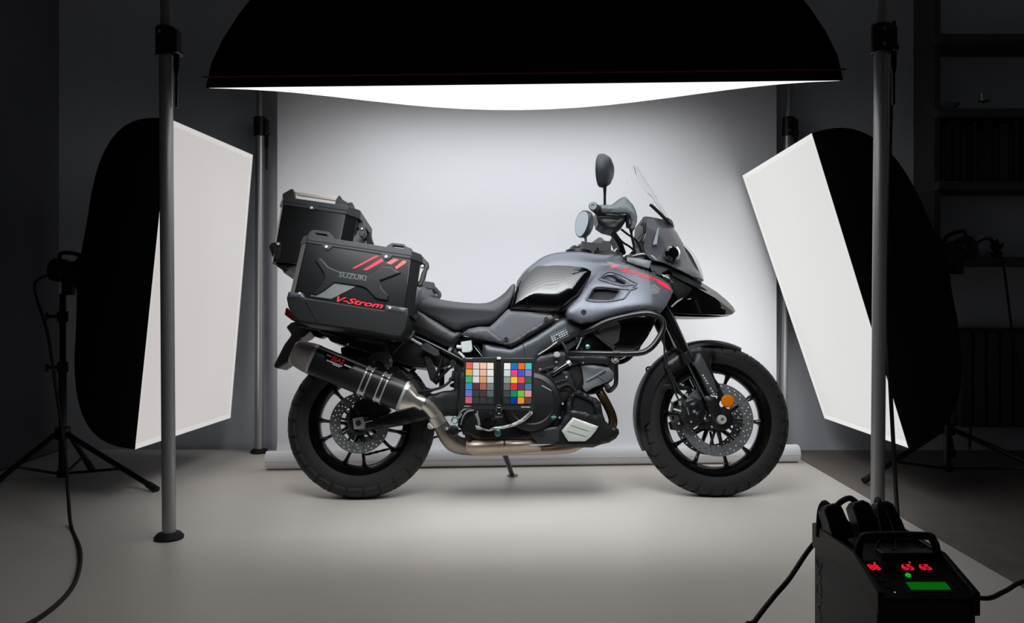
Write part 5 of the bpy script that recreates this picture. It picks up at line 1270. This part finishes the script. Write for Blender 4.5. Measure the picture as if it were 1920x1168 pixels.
for pts in ([(1165, 430, 0.24), (1178, 440, 0.22), (1192, 450, 0.18), (1200, 464, 0.14), (1203, 478, 0.12)], [(1181, 428, 0.30), (1186, 448, 0.24), (1190, 475, 0.16)], [(1150, 432, 0.26), (1165, 452, 0.2), (1180, 462, 0.16), (1194, 474, 0.12)], [(1186, 428, 0.31), (1184, 440, 0.27), (1188, 460, 0.2)]):
    T('control_cable', pts, 0.0048, m_rub, bike)
T('ignition_key', [(1152, 472, 0.02), (1158, 466, 0.02)], 0.006, g_bolt, bike, n=1)
T('tank_front_trim', [(1120, 478, 0.12), (1150, 480, 0.13), (1180, 487, 0.14), (1210, 500, 0.14)], 0.006, g_hole, bike)

P('caliper_piston_cap', [(1292, 758), (1306, 752), (1312, 766), (1298, 772)], 0.126, 0.01, g_blk, bike, dome=0.004, D=0.008)
P('caliper_piston_cap', [(1300, 776), (1314, 770), (1316, 784), (1304, 790)], 0.126, 0.01, g_blk, bike, dome=0.004, D=0.008)
T('caliper_ridge', [(1288, 764, 0.128), (1292, 778, 0.128)], 0.003, g_head, bike, n=1)
# ---------------------------------------------------------------- luggage
def mirror_copy(root, label):
    """left-hand copy of a part and its sub-parts"""
    def flip(o, parent):
        me = o.data.copy()
        bm = NB(); bm.from_mesh(me); bmesh.ops.scale(bm, vec=(1, -1, 1), verts=bm.verts[:]); bmesh.ops.reverse_faces(bm, faces=bm.faces[:]); bm.to_mesh(me); bm.free()
        c = o.copy(); c.data = me; COL.objects.link(c); c.parent = parent
        if 'label' in c: del c['label']
        for ch in o.children: flip(ch, c)
        return c
    c = flip(root, root.parent); c['label'] = label
    return c
def facet_box(outer, w1, w0, inset, chamfer):
    """case body: outer face outline at w1, widened by the chamfer just behind it"""
    pass
WO = 0.455
body_o = [(575, 455), (770, 484), (782, 487), (768, 586), (757, 600), (560, 570), (552, 549)]
# main body: outer face, corner chamfers, straight sides to the inner face
face = [(575, 454), (770, 485), (758, 590), (550, 560)]
def ring_at(o, w, k=1.0, dx0=0.0, dx1=0.0):
    pts = [L(x, y, WO) for x, y in o]
    return [Vector((p.x, -w, p.z)) for p in pts]
fo = ring_at(face, WO)
ux_ = (fo[1]-fo[0]).normalized()
mid_ = [fo[0]-ux_*0.030, fo[1]+ux_*0.035, fo[2]+ux_*0.030, fo[3]-ux_*0.030]
mid_ = [Vector((p.x, -(WO-0.045), p.z)) for p in mid_]
inn = [Vector((p.x, -0.265, p.z)) for p in mid_]
bm = NB(); loft(bm, [fo, mid_, inn]); sc = obj('side_case', bm, g_case, bike, angle=20, bevel=0.003, label='black side case with red stripes, nearer the camera')
tree_sc = bvh(sc)
# lid
lf = [(574, 456), (576, 440), (770, 468), (771, 486)]
lo = ring_at([(574.5, 456), (771, 486.5), (772, 470), (577, 440)], WO+0.004)
lm = [lo[0]-ux_*0.036, lo[1]+ux_*0.040, lo[2]+ux_*0.036, lo[3]-ux_*0.026]
lm = [Vector((p.x, -(WO-0.042), p.z)) for p in lm]
li = [Vector((p.x, -0.26, p.z)) for p in lm]
bm = NB(); loft(bm, [lo, lm, li]); lid = obj('lid', bm, g_lid, sc, angle=20, bevel=0.004)
P('lid_band', [(575, 449), (771, 478.5), (771, 480), (575, 450.5)], WO+0.005, 0.004, g_hole, lid)
for o_ in ([(577, 441), (580, 434), (588, 430.5), (616, 434.5), (622, 440), (628, 449), (624, 452), (578, 446)], [(722, 464), (730, 457.5), (736, 455), (757, 457.5), (762, 462), (772, 466), (772, 474), (722, 468)]):
    x0 = min(p[0] for p in o_); y0 = o_[3][1]
    hole = [(591, 436.5), (612, 439.5), (614.5, 443), (592, 439.8)] if x0 < 600 else [(737, 459.5), (756, 462), (758, 466), (736, 463)]
    P('carry_handle', o_, WO-0.002, 0.035, g_lid, lid, holes=[hole], bevel=0.002)
for p, tab in (((612, 463), [(602, 458), (624, 461.5), (620, 466), (615, 469.5), (609, 468.5), (606, 464)]), ((724, 481.5), [(713, 475), (737, 478.5), (732, 484), (727, 487.5), (720, 486.5), (717, 482)])):
    P('lid_tab', tab, WO+0.006, 0.01, g_lid, lid, bevel=0.001); bolt(*p, WO+0.008, 0.0062, lid, mat('white_bolt_head', (224, 228, 228), 0.3, metal=0.4))
# raised X relief and print
xr_ = [(590, 488), (596, 482.5), (602, 484), (616, 500), (634, 508), (660, 511.5), (686, 516), (700, 508), (714, 497.5), (738, 501), (739, 505), (752, 511), (735, 518), (713, 526), (716, 540), (728, 553), (727, 564), (704, 560), (686, 541), (676, 537), (627, 530), (606, 546), (592, 553), (584, 552), (600, 533), (608, 520), (606, 512)]
P('relief_cross', xr_, WO+0.010, 0.016, mat('black_relief_plastic', (27, 30, 31), 0.3, coat=0.2), sc, bevel=0.006)
def flat(name, o, w, m, parent, label=None):
    bm = NB(); loft(bm, [[L(x, y, w) for x, y in o], [L(x, y, w)+Vector((0, 0.0015, 0)) for x, y in o]]); return obj(name, bm, m, parent, label=label)
for o_, m_ in (([(660, 503), (665, 503.6), (711, 480), (704.5, 479)], g_red), ([(680, 506), (688, 507), (719.5, 489.5), (716, 484)], g_red), ([(724, 493), (733, 496), (748, 486.5), (738, 485)], g_coral), ([(740.5, 501), (743, 505), (761, 493), (762, 489), (756, 488)], g_coral)):
    flat('stripe', o_, WO+0.002, m_, sc, label='red printed stripe')
flat('silver_panel', [(581, 555), (626, 530.5), (667, 537), (621, 560.5)], WO+0.003, g_silverprint, sc, label='silver printed parallelogram')
letter('SUZUKI', (635, 519), (686, 526.5), WO+0.0105, 9.5, mat('dark_chrome_letters', (120, 126, 128), 0.3, metal=0.7), sc, shear=0.0, bold=0.016, label='dark raised lettering')
letter('V-Strom', (630.5, 565.5), (718, 578.5), WO+0.003, 10.5, g_red, sc, shear=0.35, bold=0.025, label='red lettering')
# base shell
bo = [(556, 548), (567, 549.5), (571, 557), (600, 561.5), (719, 580), (724, 571.5), (765, 578)]
base_f = ring_at([(553, 549), (568, 551), (572, 559), (600, 563), (720, 582), (724, 572), (756, 577.5), (758, 612), (744, 632), (735, 631), (690, 622), (600, 609), (566, 603), (556, 596)], WO+0.006)
def widen(p, k):
    return p
bp_ = panel_bm([(541, 547), (567, 549.5), (571.5, 557.5), (600, 562), (719, 581), (723.5, 571.5), (764, 578), (765.5, 598), (763, 616), (752, 632), (742, 633), (690, 622.5), (600, 610), (560, 603.5), (550, 595), (540, 575), (537, 560)], WO+0.014, 0.195)
bs = obj('base_shell', bp_, g_shell, sc, angle=30, bevel=0.007, seg=3)
for o_, p in (([(541, 547), (567, 549.5), (571, 557.5), (570, 563), (560, 560), (540, 558), (537.5, 560)], (562, 550.5)), ([(722.5, 573), (724, 571.5), (764.5, 578), (765, 592), (745, 586), (726, 583.5), (721, 583)], (731, 577.5))):
    P('corner_bracket', o_, WO+0.013, 0.012, mat('bracket_grey', (58, 62, 68), 0.4), bs, dome=0.005, D=0.008); bolt(*p, WO+0.017, 0.0055, bs, mat('white_bolt_head', (224, 228, 228), 0.3, metal=0.4))
T('shell_seam', [(573, 563, WO+0.0185), (584, 582, WO+0.0185), (596, 602, WO+0.0185)], 0.0014, g_hole, bs, n=1)
P('latch', [(792, 480), (797, 486), (803, 492), (804, 500), (800, 506), (797, 520), (792, 534), (786, 537), (780, 532), (782, 529), (787, 527), (790, 512), (795, 503), (796, 497), (791, 494), (790, 487)], 0.40, 0.035, g_blk, sc, bevel=0.003)
P('latch_plate', [(786, 500), (793, 496), (795, 503), (790, 512), (786, 527), (782, 528)], 0.40, 0.02, mat('pale_latch_plate', (190, 190, 188), 0.4), sc, label='pale latch plate')
bolt(792, 499, 0.405, 0.006, sc, g_bolt)
mirror_copy(sc, 'black side case on the far side')
# rack frame between the cases
T('luggage_rack', [(560, 610, 0.22), (600, 616, 0.23), (700, 632, 0.235), (762, 636, 0.225), (776, 622, 0.2)], 0.008, g_tube, bike)
# top case
TW = 0.215
tf = [(529, 380), (656, 402), (649, 470), (511, 492)]
tfo = [Vector((p.x, -TW, p.z)) for p in [L(x, y, TW) for x, y in [(531, 381), (648, 400), (628, 500), (512, 490)]]]
u2 = (tfo[1]-tfo[0]).normalized()
tmid = [tfo[0]-u2*0.020, tfo[1]+u2*0.045, tfo[2]+u2*0.045, tfo[3]-u2*0.020]
tmid = [Vector((p.x, -(TW-0.045), p.z)) for p in tmid]
secs = [tfo, tmid, [Vector((p.x, -p.y, p.z)) for p in tmid], [Vector((p.x, -p.y, p.z)) for p in tfo]]
bm = NB(); loft(bm, secs); tcse = obj('top_case', bm, g_case, bike, angle=20, bevel=0.003, label='black top case behind the seat')
ll = [L(x, y, TW) for x, y in [(529.5, 384.5), (650, 403), (653, 386), (533, 369)]]
ll = [Vector((p.x, -(TW+0.004), p.z)) for p in ll]
lmid = [ll[0]-u2*0.026, ll[1]+u2*0.052, ll[2]+u2*0.046, ll[3]-u2*0.022]
lmid = [Vector((p.x, -(TW-0.045), p.z)) for p in lmid]
bm = NB(); loft(bm, [ll, lmid, [Vector((p.x, -p.y, p.z)) for p in lmid], [Vector((p.x, -p.y, p.z)) for p in ll]]); tl = obj('lid', bm, g_lid, tcse, angle=20, bevel=0.004)
P('lid_band', [(530, 376.5), (652, 394), (652, 395.5), (530, 378)], TW+0.005, 0.004, g_hole, tl)
P('lid_tab', [(574, 383), (598, 387), (593, 392), (587, 393.5), (580, 392.5), (577, 388)], TW+0.006, 0.01, g_lid, tl, bevel=0.001); bolt(584, 390, TW+0.008, 0.0065, tl, mat('white_bolt_head', (224, 228, 228), 0.3, metal=0.4))
for o_ in ([(529, 372), (530, 363), (543, 355.5), (546, 354), (549.5, 354.5), (552, 362), (553, 374), (546, 374)], [(628, 382), (631, 372), (635, 366.5), (638, 367), (642, 374), (651, 379), (650, 388), (628, 386)]):
    P('rail_mount', o_, TW-0.02, 0.03, g_lid, tl, bevel=0.002); P('rail_mount', o_, TW-0.02, 0.03, g_lid, tl, mirror=True)
for mir in (False, True):
    P('carry_rail', [(548, 358.5), (633, 370), (630, 376.5), (557, 366), (553, 361)], TW-0.022, 0.012, mat('pale_rail_metal', (214, 206, 194), 0.35, metal=0.15), tl, bevel=0.002, mirror=mir, label='pale aluminium carry rail')
P('corner_bracket', [(512, 456), (524, 453), (527, 456), (526, 470), (525, 485), (516, 488), (512, 470)], TW+0.004, 0.012, g_shell, tcse, bevel=0.002); bolt(521.5, 457.5, TW+0.008, 0.006, tcse, mat('white_bolt_head', (224, 228, 228), 0.3, metal=0.4))
P('base_plate', [(503, 462), (510, 454), (516, 454), (640, 470), (640, 490), (560, 496), (530, 505), (520, 500), (511, 484)], TW-0.03, 0.37, g_shell, tcse, bevel=0.006)
P('base_plate_lip', [(512, 480), (560, 484), (600, 490), (596, 496), (545, 503), (532, 512), (528, 503), (519, 494)], TW-0.06, 0.31, mat('warm_grey_lip', (96, 88, 82), 0.45), tcse, bevel=0.003)
bolt(532, 499, TW-0.055, 0.005, tcse, g_bolt); bolt(544, 498, TW-0.055, 0.005, tcse, g_bolt)
for mir, wv in ((False, 0.13), (True, -0.13)):
    P('latch', [(651, 380), (660, 379), (664, 388), (668, 398), (672, 407), (668, 416), (660, 416), (657, 408), (658, 398), (652, 390)], 0.15, 0.04, g_blk, tcse, bevel=0.002, mirror=mir)
    P('latch', [(665, 410), (670, 408), (676, 409), (681, 416), (682, 425), (686, 436), (683, 440), (679, 444), (674, 442), (672, 436), (673, 430), (668, 422)], 0.13, 0.04, g_blk, tcse, bevel=0.002, mirror=mir)
bolt(662.5, 400.5, 0.155, 0.005, tcse, g_bolt); bolt(679, 429, 0.135, 0.005, tcse, g_bolt)

# ---------------------------------------------------------------- colour chart hanging on the motorcycle
CYD = 3.135
ck = thing('colour_chart', 'open two-panel photographic colour chart standing against the middle of the motorcycle', 'colour chart', W(935, 719, CYD))
m_ck = mat('black_chart_frame', (40, 43, 46), 0.45, noise=0.05)
m_ckd = mat('black_chart_face', (16, 17, 18), 0.5)
def slab(name, o, Y, th, m, parent, bevel=0.0, label=None):
    bm = NB(); loft(bm, [[W(x, y, Y) for x, y in o], [W(x, y, Y)+Vector((0, th, 0)) for x, y in o]]); return obj(name, bm, m, parent, bevel=bevel, label=label)
left = [[(238, 105, 95), (240, 215, 210), (250, 202, 178), (250, 238, 218)], [(215, 182, 80), (226, 231, 228), (245, 192, 162), (244, 240, 232)], [(82, 182, 120), (236, 228, 232), (235, 168, 118), (218, 222, 216)], [(70, 150, 205), (84, 62, 62), (180, 108, 84), (130, 136, 136)], [(112, 132, 205), (66, 66, 68), (76, 62, 60), (98, 110, 110)], [(235, 105, 130), (60, 64, 66), (62, 58, 66), (54, 60, 60)]]
right = [[(250, 244, 240), (12, 122, 200), (252, 108, 28), (82, 200, 192)], [(216, 226, 222), (248, 66, 146), (68, 98, 200), (150, 130, 198)], [(152, 162, 162), (244, 214, 56), (250, 84, 88), (58, 110, 66)], [(104, 116, 114), (244, 46, 78), (104, 60, 120), (78, 126, 186)], [(70, 76, 80), (6, 152, 98), (126, 204, 76), (245, 164, 156)], [(46, 54, 52), (12, 58, 160), (252, 164, 44), (116, 74, 66)]]
def bil(c, u, v):
    a = Vector(c[0]).lerp(Vector(c[1]), u); b = Vector(c[3]).lerp(Vector(c[2]), u); return a.lerp(b, v)
panels = (('chart_panel', [(869.5, 670.5), (929, 670.5), (927, 766.5), (867.5, 766.5)], [(873.2, 678.8), (926.0, 679.8), (926.0, 757.5), (871.8, 756.5)], left), ('chart_panel', [(940, 671.5), (1001.5, 671.5), (1001.5, 768), (941, 768)], [(944.6, 680.2), (997.5, 680.2), (996.8, 757.2), (943.2, 757.6)], right))
for nm, o_, grid_, cols_ in panels:
    pn_ = slab(nm, o_, CYD, 0.012, m_ck, ck, bevel=0.002)
    slab('chart_face', [tuple(bil(grid_, u, v)) for u, v in ((-0.03, -0.03), (1.03, -0.03), (1.03, 1.03), (-0.03, 1.03))], CYD-0.0006, 0.001, m_ckd, pn_)
    for r in range(6):
        for c in range(4):
            u0, u1 = c/4+0.012, (c+1)/4-0.012; v0, v1_ = r/6+0.008, (r+1)/6-0.008
            q = [tuple(bil(grid_, u, v)) for u, v in ((u0, v0), (u1, v0), (u1, v1_), (u0, v1_))]
            rgb = cols_[r][c]
            slab('colour_patch', q, CYD-0.0014, 0.001, mat('patch_%d_%d_%d' % rgb, rgb, 0.75, spec=0.15, noise=0.01), pn_)
slab('spine', [(929.5, 669.5), (939.5, 669.5), (939.5, 767), (928.5, 767)], CYD+0.004, 0.008, m_ckd, ck, bevel=0.001)
slab('white_clip', [(931.8, 669.5), (939, 669.5), (939, 673.5), (931.8, 673.5)], CYD-0.001, 0.004, mat('white_clip', (235, 235, 232), 0.4), ck, label='white clip at the top of the spine')
for o_ in ([(872.5, 671.2), (886, 671.4), (886, 672.6), (872.5, 672.4)], [(870, 760.8), (880, 761), (880, 762.4), (870, 762.2)], [(977, 762.2), (994, 762.2), (994, 764), (977, 764)]):
    slab('printed_line', o_, CYD-0.0008, 0.0006, g_white, ck)
slab('printed_dot', [(881.5, 760.5), (883.5, 760.5), (883.5, 762.5), (881.5, 762.5)], CYD-0.0008, 0.0006, g_coral, ck)
sp = thing('spring_clip', 'chrome spring clip gripping the bottom of the colour chart spine', 'clip', W(935, 770, CYD-0.012))
m_chr = mat('chrome_wire', (190, 196, 200), 0.12, metal=1.0)
bm = NB()
tube(bm, [W(931.5, 770, CYD-0.014), W(930, 765, CYD-0.016), W(931, 760.5, CYD-0.016), W(935.5, 759, CYD-0.016), W(940, 760.5, CYD-0.016), W(941, 765, CYD-0.016), W(939.5, 770, CYD-0.014)], 0.0016, n=4, seg=8)
obj('wire_loop', bm, m_chr, sp)
bm = NB(); loft(bm, [[W(x, y, CYD-0.012) for x, y in ((931.5, 764), (939.5, 764), (940, 773), (943.5, 777), (942.5, 782), (929, 782), (928, 777), (931.5, 773))], [W(x, y, CYD-0.006) for x, y in ((931.5, 764), (939.5, 764), (940, 773), (943.5, 777), (942.5, 782), (929, 782), (928, 777), (931.5, 773))]]); obj('clip_jaw', bm, m_chr, sp, bevel=0.001)
bm = NB(); tube(bm, [W(933, 768, CYD-0.014), W(933.5, 775, CYD-0.014), W(937.5, 775, CYD-0.014), W(938, 768, CYD-0.014)], 0.0014, n=3, seg=8); obj('wire_spring', bm, m_chr, sp)
# the clip holds the chart to the foot rest
bm = NB(); tube(bm, [W(935, 781, CYD-0.008), W(930, 784, CYD+0.03), W(922, 785, CYD+0.09)], 0.004, n=3, seg=8); obj('clip_arm', bm, m_blkmetal, sp)
